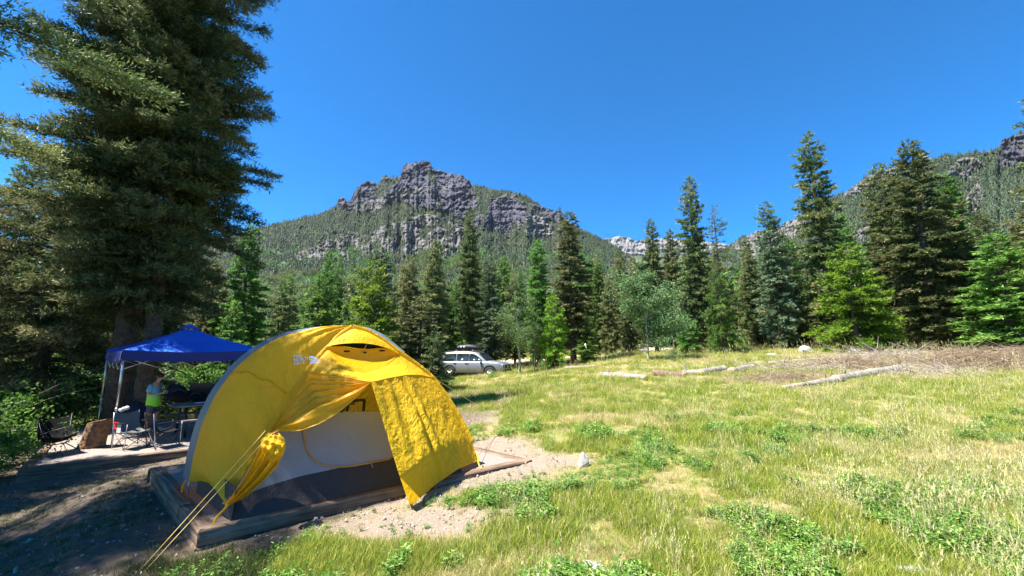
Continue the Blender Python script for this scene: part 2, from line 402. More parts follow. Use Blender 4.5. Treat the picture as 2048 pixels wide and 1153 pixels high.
def blades(B, D, ln, wd, r, flatten=0.0):
    """triangular blades: B base points, D directions"""
    n = len(B); S = r.normal(size=(n, 3)); S[:, 2] *= (1 - flatten)
    S -= D * np.sum(S * D, 1)[:, None]; S /= np.linalg.norm(S, axis=1)[:, None] + 1e-9
    ln = np.broadcast_to(ln, (n,))[:, None]; wd = np.broadcast_to(wd, (n,))[:, None]
    V = np.stack([B - S * wd / 2, B + S * wd / 2 + D * ln * .15, B + D * ln], 1).reshape(-1, 3)
    return V, np.arange(3 * n).reshape(-1, 3)
def spruce_parts(seed, H, Rm, total, blade, bare=.1, NB=None, power=.75, droop=.35, up=.35, low=.55, clump=.3, spread=1.0, twl=.30, asym=None, thin=0):
    r = np.random.default_rng(seed)
    NB = NB or int(H * 11)
    t = bare + (1 - bare) * (np.arange(NB) + r.random(NB)) / NB
    az = np.arange(NB) * 2.39996 + r.normal(0, .5, NB)
    L = Rm * (1 - t) ** power * np.minimum(1, low + (1 - low) * (t - bare) / .22) + .15
    L *= .72 + .38 * r.random(NB); L *= 1 + clump * (vn(az * 1.3 + 9, t * H * .55, seed) - .5) * 2
    if asym is not None: L *= 1 + asym[0] * np.cos(az - asym[1]) * (1 - t)
    if thin: keep = vn(az * 1.1 + 2, t * H * .4, seed + 3) > thin; t, az, L = t[keep], az[keep], L[keep]; NB = len(t)
    upA = up * (t * 1.6 - .55) + r.normal(0, .10, NB)
    dr = droop * (1.1 - t)
    W = L ** 1.25; nt = np.maximum(4, (W / W.sum() * total / 9)).astype(int)
    bi = np.repeat(np.arange(NB), nt); N = len(bi)
    s = 1 - (1 - .16) * r.random(N) ** 1.25
    Lb = L[bi]; a = az[bi]; out = np.stack([np.cos(a), np.sin(a), 0 * a], 1); lat = np.stack([-np.sin(a), np.cos(a), 0 * a], 1)
    def curve(s, i): return L[i] * (s * upA[i] - dr[i] * s ** 1.6 + .28 * dr[i] * s ** 5)
    bp = out * (Lb * s)[:, None]; bp[:, 2] = t[bi] * H + curve(s, bi)
    side = r.choice([-1, 1], N); ang = r.uniform(.35, 1.15, N)
    td = out * np.cos(ang)[:, None] + lat * (side * np.sin(ang))[:, None]; td[:, 2] += r.normal(-.02, .22, N)
    td /= np.linalg.norm(td, axis=1)[:, None]
    lt = twl * (.45 + .9 * (1 - s)) * np.minimum(Lb, 2.6) * r.uniform(.5, 1.2, N) + .05
    nb = np.maximum(3, (lt / lt.mean() * 9)).astype(int); k = np.repeat(np.arange(N), nb); m = len(k)
    q = r.random(m); B = bp[k] + td[k] * (lt[k] * q)[:, None] + r.normal(0, .018 * Rm ** .5 * spread, (m, 3))
    D = td[k] * .8 + r.normal(0, .48, (m, 3)); D[:, 2] += .18; D /= np.linalg.norm(D, axis=1)[:, None]
    sz = r.uniform(.7, 1.25, m); V, F = blades(B, D, blade[0] * sz, blade[1] * sz, r, .5)
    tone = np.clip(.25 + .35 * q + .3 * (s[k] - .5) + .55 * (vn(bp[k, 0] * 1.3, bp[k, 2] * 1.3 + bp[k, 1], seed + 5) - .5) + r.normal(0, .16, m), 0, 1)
    # limbs
    br = MB(); pick = np.where(L > Rm * .22)[0]
    if len(pick) > 150: pick = pick[::max(1, len(pick) // 150)]
    for i in pick:
        ss = np.linspace(0, .85, 5); o = np.array([math.cos(az[i]), math.sin(az[i]), 0])
        P = o[None] * (L[i] * ss)[:, None]; P[:, 2] = t[i] * H + np.array([float(curve(x, i)) for x in ss])
        br.tube(P, np.linspace(.012 * L[i] + .008, .006, 5) , 3, False)
    return V, F, tone, br
def trunk_mb(H, r0, seed, bend=.1, n=9, flare=1.35):
    r = np.random.default_rng(seed + 99); z = np.concatenate([[-.25, 0, .25, .7], np.linspace(1.5, H, 12)])
    b = r.normal(0, bend, 4); x = b[0] * np.sin(z / H * 3) + b[1] * (z / H) ** 2; y = b[2] * np.sin(z / H * 2.5) + b[3] * (z / H) ** 2
    rr = r0 * (1 - z / H * .93).clip(.03, 1); rr[:3] *= [flare * 1.15, flare, 1.1]
    m = MB(); m.tube(np.stack([x, y, z], 1), rr, n); return m
PROTO = {}
def make_proto(key, H, Rm, total, blade, barkm='bark', r0=None, deadn=14, **kw):
    seed = sum(map(ord, key)) * 7 + len(key)
    V, F, tone, br = spruce_parts(seed, H, Rm, total, blade, **kw)
    nb = sum(len(q) for q in br.Q); nB = len(np.vstack(br.V)) if br.V else 0
    Vb = np.vstack(br.V); Fb = np.vstack(br.Q)
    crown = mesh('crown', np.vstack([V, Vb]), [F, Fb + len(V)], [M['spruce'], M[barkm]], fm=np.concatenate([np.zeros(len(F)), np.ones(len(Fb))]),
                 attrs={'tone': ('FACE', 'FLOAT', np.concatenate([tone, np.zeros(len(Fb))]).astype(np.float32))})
    tr = trunk_mb(H * .97, r0 or H * .017, seed)
    r = random.Random(seed); bare = kw.get('bare', .1)
    for i in range(deadn):   # dead snags on the bare lower trunk
        z = H * bare * r.uniform(.35, 1.5) + .4; a = r.uniform(0, 6.28); ln = r.uniform(.3, .9) * min(1.4, Rm * .6)
        q = np.linspace(0, 1, 4)[:, None]; P = np.array([math.cos(a), math.sin(a), 0]) * q * ln + np.array([0, 0, z]) + np.array([0, 0, -.25]) * q ** 2 * ln
        tr.tube(P, np.linspace(.025, .006, 4), 3, False)
    V = np.vstack(tr.V); Fq = [np.vstack(tr.Q)] + ([np.vstack(tr.T)] if tr.T else [])
    trunk = mesh('trunk', V, Fq, M[barkm], smooth=True)
    PROTO[key] = (H, Rm, crown, trunk)
for k in range(4):
    make_proto('tall%d' % k, 18, 2.3, 42000, (.25, .10), bare=[.07, .12, .05, .2][k], power=[.52, .58, .46, .5][k], clump=.38, thin=[0, .08, 0, .12][k], up=.5, twl=.26, NB=230)
for k in range(3):
    make_proto('mid%d' % k, 11, 2.0, 26000, (.22, .09), bare=[.05, .03, .1][k], power=[.6, .7, .52][k], clump=.36, twl=.30, up=.5, NB=170)
make_proto('sparse', 17, 1.9, 11000, (.26, .07), bare=.1, power=.5, clump=.5, thin=.38, deadn=40)
make_proto('bushy0', 7, 2.2, 24000, (.18, .075), bare=.03, power=.7, clump=.25, up=.6, twl=.36)
make_proto('bushy1', 7, 2.5, 22000, (.18, .075), bare=.06, power=.62, clump=.35, up=.5, twl=.36)
def setmat(o, m):
    o.material_slots[0].link = 'OBJECT'; o.material_slots[0].material = m
def put_tree(key, x, y, h, hw, m, label, group=None, name='spruce_tree', rz=None, cat='tree', zoff=0):
    H, Rm, crown, trunk = PROTO[key]
    z = float(hg(x, y)) + zoff
    t = thing(name, label, cat, (x, y, z - .05), random.uniform(0, 6.28) if rz is None else rz, group)
    t.scale = (hw / Rm, hw / Rm, h / H); t.rotation_euler.x = random.gauss(0, .018); t.rotation_euler.y = random.gauss(0, .018)
    c = link('crown', crown, t); setmat(c, M[m]); k = link('trunk', trunk, t)
    if name == 'spruce_tree' and hw / Rm > 1.35: k.scale = (1.35 * Rm / hw,) * 2 + (1,)
    return t
def tree_px(key, ub, ut, vt, hw, y, m, label, **kw):
    """x from the mean column at depth y, height so that the crown top reaches row vt"""
    x = aty(ut, vt, y)[0]; h = aty(ut, vt, y)[2] - float(hg(x, y))
    return put_tree(key, x, y, h, hw / FPX * y, m, label, **kw)

# aspens: pale trunk, limbs and small separate leaves
def make_aspen(key, H, Rm, nleaf, leaf, z0=.25, seed=1, r0=.09):
    r = np.random.default_rng(seed); tr = trunk_mb(H * .95, r0, seed, .12, 8, 1.15)
    C = []; W = []
    for i in range(34):
        t = z0 + (1 - z0) * (i + r.random()) / 34; a = r.uniform(0, 6.28); prof = math.sin(min(1, (t - z0) / (1 - z0) * 1.02 + .16) * math.pi) ** .6
        ln = Rm * prof * r.uniform(.4, 1.25) + .1; s = np.linspace(0, 1, 5); e = r.uniform(.35, 1.0)
        P = np.stack([np.cos(a) * ln * s, np.sin(a) * ln * s, t * H * .93 + ln * e * s - .25 * ln * s ** 2], 1)
        P += np.cumsum(r.normal(0, .03 * ln, (5, 3)), 0) * s[:, None]
        tr.tube(P, np.linspace(.022 * H / 8, .005, 5), 4, False)
        for q in (.35, .55, .7, .85, 1.0, 1.1):
            C.append(P[0] + (P[-1] - P[0]) * q + r.normal(0, .12 * ln, 3)); W.append(.10 * H * .12 + .11 * ln)
    C = np.array(C); W = np.array(W); k = r.integers(0, len(C), nleaf)
    B = C[k] + r.normal(0, 1, (nleaf, 3)) * W[k][:, None] * np.array([1, 1, .8])
    n1 = r.normal(size=(nleaf, 3)); n1 /= np.linalg.norm(n1, axis=1)[:, None]; n2 = np.cross(n1, r.normal(size=(nleaf, 3))); n2 /= np.linalg.norm(n2, axis=1)[:, None]
    s = (leaf * r.uniform(.6, 1.2, nleaf))[:, None]
    V = np.stack([B - n1 * s * .5, B + n2 * s * .42, B + n1 * s * .5, B - n2 * s * .42], 1).reshape(-1, 3)
    F = np.arange(4 * nleaf).reshape(-1, 4); tone = np.clip(.45 + r.normal(0, .22, nleaf), 0, 1)
    crown = mesh('crown', V, F, [M['aspen']], attrs={'tone': ('FACE', 'FLOAT', tone.astype(np.float32))})
    trunk = mesh('trunk', np.vstack(tr.V), [np.vstack(tr.Q)] + ([np.vstack(tr.T)] if tr.T else []), M['aspenbark'], smooth=True)
    PROTO[key] = (H, Rm, crown, trunk)
make_aspen('aspen0', 8, 1.7, 8000, .12, .3, 3)
make_aspen('aspen1', 8, 2.4, 26000, .14, .16, 5)
make_aspen('shrub', 1.6, 1.1, 4200, .075, .02, 8, .02)
make_aspen('sapling', 3.2, 1.0, 2600, .08, .1, 12, .03)

# ------------------------------------------------------------------ mountains
def interp_pts(P, u): P = np.array(P, float); return np.interp(u, P[:, 0], P[:, 1])
def inpoly(u, v, P):
    r = np.zeros(np.shape(u), bool); P = np.array(P, float)
    for (x1, y1), (x2, y2) in zip(P, np.roll(P, -1, 0)):
        c = ((y1 > v) != (y2 > v)); r ^= c & (u < (x2 - x1) * (v - y1) / (y2 - y1 + 1e-9) + x1)
    return r
M_ROCK = None
def rockmat():
    m, n, l, p = mat('cliff rock and talus')
    ps = pos(n); mp = n.new('ShaderNodeMapping'); mp.inputs['Scale'].default_value = (1, 1, 2.6); l.new(ps, mp.inputs[0])
    n1 = noise(n, l, .012, 8, .68, ps, .6); n2 = noise(n, l, .05, 8, .7, mp.outputs[0], .8); n3 = noise(n, l, .22, 5, .7, ps)
    f = mixc(n, l, .5, n1.outputs[0], n2.outputs[0]); f = mixc(n, l, .3, f, n3.outputs[0])
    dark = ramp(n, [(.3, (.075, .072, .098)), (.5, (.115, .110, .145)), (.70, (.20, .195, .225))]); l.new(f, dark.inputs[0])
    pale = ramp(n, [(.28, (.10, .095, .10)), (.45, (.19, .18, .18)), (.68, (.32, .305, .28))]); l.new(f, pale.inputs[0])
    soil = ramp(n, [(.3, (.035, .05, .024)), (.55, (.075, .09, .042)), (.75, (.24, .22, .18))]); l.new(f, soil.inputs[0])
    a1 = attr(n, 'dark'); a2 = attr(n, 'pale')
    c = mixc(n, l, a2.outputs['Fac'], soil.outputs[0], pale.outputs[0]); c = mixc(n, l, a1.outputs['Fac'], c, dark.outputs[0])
    l.new(c, p.inputs['Base Color']); p.inputs['Roughness'].default_value = .95; p.inputs['Specular IOR Level'].default_value = .1
    bump(n, l, f, 1.0, 30, p)
    return m
M['rock_mt'] = rockmat()
def mountain(name, u0, u1, ncol, ridge, Yr, Y0, vbase, masks, nrow=150, seed=0, relief=17):
    u = np.linspace(u0, u1, ncol); vr = interp_pts(ridge, u)
    rockcap = masks('cap', u, None)
    vr = vr + rockcap * ((vn(u / 9, u * 0, seed) - .5) * 7 + (vn(u / 3.4, u * 0 + 5, seed) - .5) * 5)
    q = np.linspace(0, 1, nrow)[:, None]; V_ = vbase + (vr[None] - vbase) * q; U_ = np.repeat(u[None], nrow, 0)
    wu = U_ + (fbm(U_ / 30, V_ / 30, 4, seed + 1) - .5) * 34; wv = V_ + (fbm(U_ / 26 + 9, V_ / 26, 4, seed + 2) - .5) * 26
    dk, pl = masks('rock', wu, wv)
    dk = np.clip(dk, 0, 1); pl = np.clip(pl, 0, 1)
    steep = np.clip(dk + pl, 0, 1)
    dY = 1.25 - .72 * steep; Yc = np.cumsum(dY, 0); Yc = (Yc - Yc[0]) / (Yc[-1] - Yc[0])
    Yrr = interp_pts(Yr, u)[None]; Yv = Y0 + (Yrr - Y0) * Yc ** 1.15
    big = fbm(U_ / 70, V_ / 90, 4, seed + 3) - .5
    rg = lambda a, b, o, k: 1 - np.abs(fbm(U_ / a + big * 5 + V_ / (a * 3), V_ / b + big * 3, o, seed + k) - .5) * 4
    rid = rg(26, 24, 5, 4) * .9 + rg(11, 10, 4, 5) * .8
    fine = rg(5, 5, 4, 6) + .6 * rg(2.6, 2.8, 3, 7)
    strata = fbm(U_ / 90, V_ / 7, 3, seed + 8) - .5
    sc = (Yv / 1300)
    Yv = Yv + sc * (big * 130 * np.sin(q * np.pi) - steep * relief * (rid * 1.2 + fine * .85 - strata * 1.6) - (1 - steep) * (rid * 12 + fine * 3))
    P = np.zeros((nrow, ncol, 3)); r = (U_ - 1024) / FPX; qq = -(V_ - 576.5) / FPX
    dy = math.cos(PITCH) - qq * math.sin(PITCH); dz = math.sin(PITCH) + qq * math.cos(PITCH)
    P[..., 0] = r / dy * Yv; P[..., 1] = Yv; P[..., 2] = EYE + dz / dy * Yv
    back = [P[-1:] * np.array([1 + .03 * k, 1 + .05 * k, 1]) - np.array([0, 0, 60.0 * k ** 1.2]) for k in (1, 2.5, 5, 9)]
    G = np.concatenate([P] + back, 0); z = np.zeros((4, ncol))
    mb = MB(); mb.grid(G)
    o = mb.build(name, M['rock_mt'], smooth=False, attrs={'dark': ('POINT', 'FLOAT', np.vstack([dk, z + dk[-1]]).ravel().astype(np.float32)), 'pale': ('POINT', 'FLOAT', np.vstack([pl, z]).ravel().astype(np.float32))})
    o['kind'] = 'structure'
    return P, U_, V_, dk, pl
RIDGE = [(-900, 560), (0, 545), (200, 530), (400, 495), (480, 470), (527, 455), (560, 448), (600, 438), (640, 428), (673, 414), (677, 399), (683, 394), (690, 393), (695, 402), (701, 402), (708, 390), (714, 378), (722, 372), (728, 366), (745, 368), (758, 366), (763, 356), (770, 351), (787, 353), (790, 359), (800, 352), (804, 340), (806, 332), (816, 328), (826, 330), (831, 324), (845, 325), (853, 321), (860, 322), (864, 332), (870, 342), (880, 341), (886, 346), (900, 346), (915, 349), (930, 357), (945, 369), (962, 374), (985, 379), (1010, 383), (1040, 388), (1060, 397), (1075, 408), (1090, 416), (1103, 421), (1108, 426), (1118, 420), (1125, 427), (1129, 440), (1140, 448), (1165, 462), (1205, 480), (1240, 500), (1300, 540), (1400, 580), (1600, 600)]
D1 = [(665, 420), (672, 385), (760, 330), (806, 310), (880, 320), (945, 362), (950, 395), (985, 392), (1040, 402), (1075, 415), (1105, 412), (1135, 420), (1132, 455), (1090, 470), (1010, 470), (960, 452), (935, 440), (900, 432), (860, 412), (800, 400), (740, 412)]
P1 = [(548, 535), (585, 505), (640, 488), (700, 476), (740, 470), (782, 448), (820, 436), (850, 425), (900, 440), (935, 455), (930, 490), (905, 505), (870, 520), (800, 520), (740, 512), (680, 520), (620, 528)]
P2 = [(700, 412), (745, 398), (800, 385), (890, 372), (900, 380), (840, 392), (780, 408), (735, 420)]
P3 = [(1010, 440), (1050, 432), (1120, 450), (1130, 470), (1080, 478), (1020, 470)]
def mk1(kind, u, v):
    if kind == 'cap': return ((u > 672) & (u < 945) | (u > 1100) & (u < 1132)).astype(float)
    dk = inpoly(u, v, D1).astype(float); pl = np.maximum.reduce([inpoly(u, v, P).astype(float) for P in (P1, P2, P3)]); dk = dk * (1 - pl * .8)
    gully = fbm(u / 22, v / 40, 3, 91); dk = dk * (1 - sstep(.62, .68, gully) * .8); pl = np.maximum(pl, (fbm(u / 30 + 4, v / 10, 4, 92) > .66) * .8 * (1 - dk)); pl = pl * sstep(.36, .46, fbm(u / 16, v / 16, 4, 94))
    return dk, pl
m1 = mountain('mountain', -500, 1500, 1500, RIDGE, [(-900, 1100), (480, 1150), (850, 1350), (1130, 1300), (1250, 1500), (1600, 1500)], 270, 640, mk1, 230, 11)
RIDGE2 = [(1300, 560), (1400, 530), (1465, 488), (1480, 478), (1500, 466), (1520, 462), (1540, 455), (1570, 449), (1590, 440), (1620, 418), (1660, 398), (1690, 386), (1705, 374), (1722, 362), (1745, 349), (1770, 340), (1800, 330), (1840, 321), (1870, 317), (1900, 313), (1940, 308), (1975, 303), (1998, 300), (2003, 282), (2020, 274), (2048, 268), (2200, 235), (2600, 200), (3000, 180)]
def mk2(kind, u, v):
    if kind == 'cap': return ((u > 1470) & (u < 1590) | (u > 1998)).astype(float)
    pl = np.maximum.reduce([inpoly(u, v, P).astype(float) for P in ([(1465, 500), (1500, 462), (1600, 435), (1610, 460), (1560, 490), (1500, 520)], [(1690, 400), (1700, 370), (1790, 330), (1830, 325), (1800, 345), (1740, 375)], [(1880, 360), (1900, 325), (1960, 320), (1965, 345), (1920, 360)], [(1700, 470), (1740, 450), (1760, 470), (1720, 490)], [(1930, 400), (1960, 370), (1980, 400), (1950, 430)])])
    dk = np.maximum(inpoly(u, v, [(1995, 340), (2000, 250), (2300, 200), (2600, 180), (2600, 330), (2200, 350)]).astype(float), 0)
    pl = np.maximum(pl, (fbm(u / 26 + 4, v / 16, 4, 93) > .70) * .6)
    return dk, pl
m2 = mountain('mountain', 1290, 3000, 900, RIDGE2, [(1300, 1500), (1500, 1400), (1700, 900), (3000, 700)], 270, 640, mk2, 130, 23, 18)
RIDGE3 = [(1050, 520), (1150, 500), (1195, 484), (1207, 479), (1218, 476), (1235, 473), (1250, 474), (1262, 477), (1270, 483), (1290, 480), (1340, 478), (1400, 482), (1460, 490), (1560, 500)]
def mk3(kind, u, v):
    if kind == 'cap': return (u > 1190).astype(float) * .4
    return np.zeros(np.shape(u)), np.ones(np.shape(u)) * (v < 510)
m3 = mountain('mountain', 1050, 1560, 360, RIDGE3, [(1050, 4200), (1560, 4600)], 2600, 600, mk3, 60, 37, 14)

# distant trees: light cones of ragged tiers, scattered over the slopes
def far_tree(seed, H=1.0, tiers=5, k=5, dec=False):
    r = np.random.default_rng(seed); V = []; T = []; tone = []
    if dec:
        n = 40; c = r.normal(0, 1, (n, 3)); c /= np.linalg.norm(c, axis=1)[:, None]; c *= r.uniform(.4, 1, (n, 1)) * np.array([.34, .34, .42]); c[:, 2] += .55
        D = r.normal(size=(n, 3)); D /= np.linalg.norm(D, axis=1)[:, None]; v, f = blades(c, D, .22, .2, r); return v, f, np.clip(.5 + r.normal(0, .25, n), 0, 1)
    for i in range(tiers):
        z0 = .06 + .86 * i / tiers; z1 = z0 + 1.25 / tiers; R0 = .155 * (1 - i / tiers) ** .8 + .02
        for j in range(k):
            a = 6.283 * (j + r.random() * .8) / k; R1 = R0 * r.uniform(.7, 1.25); da = 3.5 / k
            b = len(V) * 3; V.append([[math.cos(a - da / 2) * R1, math.sin(a - da / 2) * R1, z0 + r.normal(0, .015)], [math.cos(a + da / 2) * R1, math.sin(a + da / 2) * R1, z0 + r.normal(0, .015)], [0, 0, min(1, z1)]]); T.append([b, b + 1, b + 2]); tone.append(.4 + r.normal(0, .2))
    return np.array(V).reshape(-1, 3), np.array(T), np.clip(tone, 0, 1)
fm_ = []
for s_ in range(8):
    v_, f_, t_ = far_tree(s_, dec=s_ >= 6)
    fm_.append(mesh('far_tree', v_, f_, M['mtree_green' if s_ >= 6 else 'mtree'], attrs={'tone': ('FACE', 'FLOAT', t_.astype(np.float32))}))
pc_far = proto_collection('far_tree_kinds', fm_)
pts = []; sc_ = []; ix_ = []
for (P, U_, V_, dk, pl), NN, sd in ((m1, 100000, 3), (m2, 55000, 4)):
    r = np.random.default_rng(sd); a, b = P.shape[:2]
    i = (r.random(NN) * (a - 1)).astype(int); j = (r.random(NN) * (b - 1)).astype(int)
    f = (r.random(NN)[:, None], r.random(NN)[:, None]); Q = P[i, j] * (1 - f[0]) * (1 - f[1]) + P[i + 1, j] * f[0] * (1 - f[1]) + P[i, j + 1] * (1 - f[0]) * f[1] + P[i + 1, j + 1] * f[0] * f[1]
    dens = 1 - np.clip(dk[i, j] * .95 + pl[i, j] * .88, 0, 1); dens *= .4 + .6 * sstep(.38, .52, fbm(U_[i, j] / 18, V_[i, j] / 14, 4, 55)); vis = (Q[:, 0] / Q[:, 1] > -1.5) & (Q[:, 0] / Q[:, 1] < 1.5)
    k = (r.random(NN) < dens) & vis & (V_[i, j] < 620); Q = Q[k]
    hgt = r.uniform(7, 14, len(Q)) * (.75 + .25 * (1200 / Q[:, 1]).clip(.6, 1.2)); g = (fbm(Q[:, 0] / 60, Q[:, 1] / 60, 3, 66) > .60) & (V_[i, j][k] > 500) | (r.random(len(Q)) < .02)
    idx = np.where(g, r.integers(6, 8, len(Q)), r.integers(0, 6, len(Q))); hgt = np.where(g, hgt * .75, hgt)
    Q[:, 2] -= hgt * .06; pts.append(Q); sc_.append(hgt[:, None] * np.where(g, 1, r.uniform(1.2, 1.9, len(Q)))[:, None] ** np.array([[1, 1, 0]])); ix_.append(idx)
Q = np.vstack(pts); S_ = np.vstack(sc_); I_ = np.concatenate(ix_)
rt = np.zeros((len(Q), 3)); rt[:, 2] = rng.uniform(0, 6.28, len(Q))
scatter('mountain_forest', Q, rt, S_, I_, pc_far)

# ------------------------------------------------------------------ trees of the meadow edge, one object each
T = tree_px
# right-hand group
T('tall0', 1690, 1622, 262, 56, 31, 'spruce', 'tallest spruce of the right half, standing behind the pale boulders')
T('tall1', 1910, 1805, 284, 78, 27, 'spruce', 'broad dark spruce with thick leaning double trunk behind the brush pile', rz=1)
T('tall2', 1880, 1757, 328, 52, 31, 'spruce', 'tall spruce just left of the thick double trunk spruce', rz=2)
T('tall3', 1960, 1893, 344, 48, 28, 'spruce_green', 'tall spruce right of the thick double trunk, green halfway up')
T('tall2', 1445, 1371, 356, 40, 33, 'spruce', 'tall slim spruce right of the round aspen, highest of the middle group')
T('sparse', 1487, 1428, 412, 33, 31, 'spruce', 'thin half dead spruce with open branches and browned top')
T('tall0', 1580, 1537, 402, 40, 32, 'spruce_blue', 'dark pointed spruce between the half dead spruce and the tallest right one')
T('tall1', 1330, 1300, 438, 32, 37, 'spruce', 'slim spruce standing behind the round grey green aspen')
T('tall3', 1375, 1336, 460, 28, 40, 'spruce', 'narrow spruce left of the tall slim middle spruce')
T('bushy0', 1725, 1692, 484, 82, 26, 'young', 'bright yellow green young spruce in front of the tallest right spruce', name='spruce_tree')
T('bushy1', 1435, 1434, 540, 40, 29, 'spruce_green', 'small fresh green spruce in front of the thin half dead one')
T('bushy0', 1377, 1373, 625, 28, 30, 'spruce_green', 'waist broad little spruce left of the fresh green spruce')
T('mid0', 2005, 1985, 466, 82, 23, 'spruce_green', 'wide light green spruce at the right edge above the brush')
T('tall1', 1700, 1690, 560, 34, 36, 'spruce_brown', 'brownish spruce hidden behind the bright young spruce')
T('mid1', 1525, 1500, 500, 34, 36, 'spruce', 'mid size spruce just left of the dark pointed spruce')
T('mid2', 1650, 1566, 540, 46, 34, 'spruce', 'low broad spruce right of the dark pointed spruce')
T('tall3', 1800, 1762, 420, 48, 34, 'spruce_brown', 'olive spruce behind the right shoulder of the bright young spruce')
T('mid1', 1840, 1842, 500, 50, 27, 'spruce_brown', 'brownish leafy spruce left of the thick double trunk, with bare foot')
T('mid0', 1950, 1925, 480, 44, 26, 'spruce', 'grey green spruce between double trunk and the right edge spruce')
T('tall0', 2140, 2098, 170, 80, 21, 'spruce', 'large spruce cut off by the right edge of the view')
T('mid2', 2100, 2050, 420, 70, 25, 'spruce_brown', 'bushy spruce at the far right edge below the large one')
T('mid1', 1655, 1652, 600, 38, 31, 'spruce_brown', 'small olive spruce beside the stump like trunk left of the young spruce')
T('bushy1', 1590, 1590, 640, 36, 36, 'spruce_green', 'low green spruce behind the first boulder')
T('tall3', 330, 352, 330, 62, 19, 'spruce_brown', 'olive spruce filling the gap behind the huge twin trunked one')
T('tall1', 250, 235, 400, 60, 18, 'spruce_green', 'green spruce just left behind the twin trunks')
# centre group
T('tall1', 1165, 1141, 424, 52, 31, 'spruce_brown', 'big olive brown spruce in the centre behind the bright little spruce')
T('tall0', 1095, 1076, 480, 34, 33, 'spruce_green', 'dark green spruce left of the big olive brown one')
T('bushy0', 1110, 1107, 586, 37, 28, 'young', 'bright green little spruce standing right of the pale aspen')
T('tall3', 950, 943, 420, 31, 34, 'spruce', 'tall spruce with bare lower trunk behind the silver car')
T('tall2', 990, 985, 512, 34, 33, 'spruce_blue', 'dark spruce right of the bare trunk behind the car')
T('tall1', 880, 872, 478, 38, 32, 'spruce', 'tall dark spruce left of the bare trunk one')
T('mid2', 835, 828, 512, 36, 34, 'spruce_brown', 'olive spruce left of the tall dark one above the tent')
T('bushy0', 750, 752, 520, 78, 19, 'young', 'yellow green wide spruce rising right behind the tent top')
T('tall0', 760, 765, 494, 44, 36, 'spruce_blue', 'dark blue green spruce behind the yellow green one')
T('mid0', 640, 640, 553, 58, 26, 'spruce_green', 'deep green spruce left of the yellow green one')
T('mid1', 850, 842, 590, 62, 20, 'spruce_brown', 'broad olive spruce between the tent and the silver car')
T('bushy1', 855, 868, 662, 42, 19, 'spruce', 'low dark bush like spruce at the tail of the silver car')
T('mid1', 1215, 1216, 545, 26, 36, 'spruce', 'narrow spruce right of the big olive brown one')
T('tall2', 1190, 1192, 520, 26, 40, 'spruce_green', 'thin green spruce close to the big olive brown one')
T('mid0', 1250, 1252, 570, 24, 38, 'spruce', 'small spruce at the bend of the gravel road')
T('mid2', 1030, 1030, 560, 30, 36, 'spruce', 'dark spruce behind the pale aspen')
T('mid1', 905, 908, 560, 30, 36, 'spruce_green', 'green spruce directly behind the roof box')
T('mid2', 1165, 1172, 650, 26, 30, 'spruce_green', 'little spruce at the foot of the big olive brown one')
# left group
T('tall1', 500, 503, 447, 52, 21, 'spruce_green', 'dense deep green spruce rising above the blue canopy')
T('mid1', 455, 470, 600, 44, 18, 'spruce_green', 'leafy spruce just behind the blue canopy')
T('mid0', 560, 560, 560, 36, 27, 'spruce', 'dark spruce left of the deep green one')
T('tall3', 590, 585, 590, 30, 32, 'spruce_brown', 'thin olive spruce behind the tent ridge')
T('tall0', 90, 60, 325, 70, 25, 'spruce_green', 'sunlit spruce at the far left with green crown')
T('mid2', 150, 150, 400, 60, 24, 'spruce_green', 'green spruce behind the big near spruce on the left')
T('mid1', -30, -10, 420, 70, 19, 'spruce_brown', 'olive spruce cut by the left edge')
T('mid0', 210, 205, 470, 55, 26, 'spruce_green', 'half hidden green spruce left of the big twin trunks')
T('mid2', 420, 425, 520, 46, 22, 'spruce_brown', 'olive spruce behind the big near spruce on its right side')
# aspens
T('aspen0', 1045, 1040, 572, 46, 27.5, 'aspen', 'pale green aspen with thin white trunk right of the silver car', name='aspen_tree')
T('aspen1', 1310, 1286, 508, 62, 26, 'aspen_blue', 'round grey green aspen with forked white trunk by the gravel road', name='aspen_tree', zoff=-.2)
T('aspen0', 1072, 1068, 640, 20, 29, 'aspen', 'small thin aspen beside the pale green one', name='aspen_tree')
T('aspen1', 560, 590, 610, 46, 38, 'aspen', 'light green aspen clump seen left of the deep green spruce', name='aspen_tree')
T('aspen1', 700, 690, 600, 40, 42, 'aspen', 'light green aspen clump seen behind the tent top', name='aspen_tree')

# the forest behind: rows of single spruces, then the wood that reads as one mass
kinds = ['tall0', 'tall1', 'tall2', 'tall3', 'mid0', 'mid1', 'mid2']
rr = random.Random(5); placed = []
for i in range(900):
    if len(placed) >= 150: break
    s = rr.uniform(-1.25, 1.3); y = rr.uniform(34, 78) if s > -.75 else rr.uniform(15, 60); x = s * y
    if any((x - a) ** 2 + (y - b) ** 2 < 6.5 for a, b in placed) or float(road(np.array([x]), np.array([y]))[0]) < 3.5: continue
    if y < 42 and -.15 < s < .6: continue
    if s < -.5 and y < 36 and rr.random() < .86: continue
    placed.append((x, y))
    h = rr.uniform(6.5, 12.5) * (.8 + y / 160)
    if s > .3: h *= 1.08
    if s < -.5: h *= .8
    put_tree(rr.choice(kinds), x, y, h, h * rr.uniform(.10, .15), rr.choice(['spruce', 'spruce', 'spruce_brown', 'spruce_green', 'spruce_blue', 'spruce_green']),
             'spruce of the dark wood behind the meadow edge trees', group='spruces of the wood behind the meadow')
vr_ = np.random.default_rng(12)
near_m = [PROTO[k] for k in ('mid0', 'mid1', 'mid2')]
vf = []
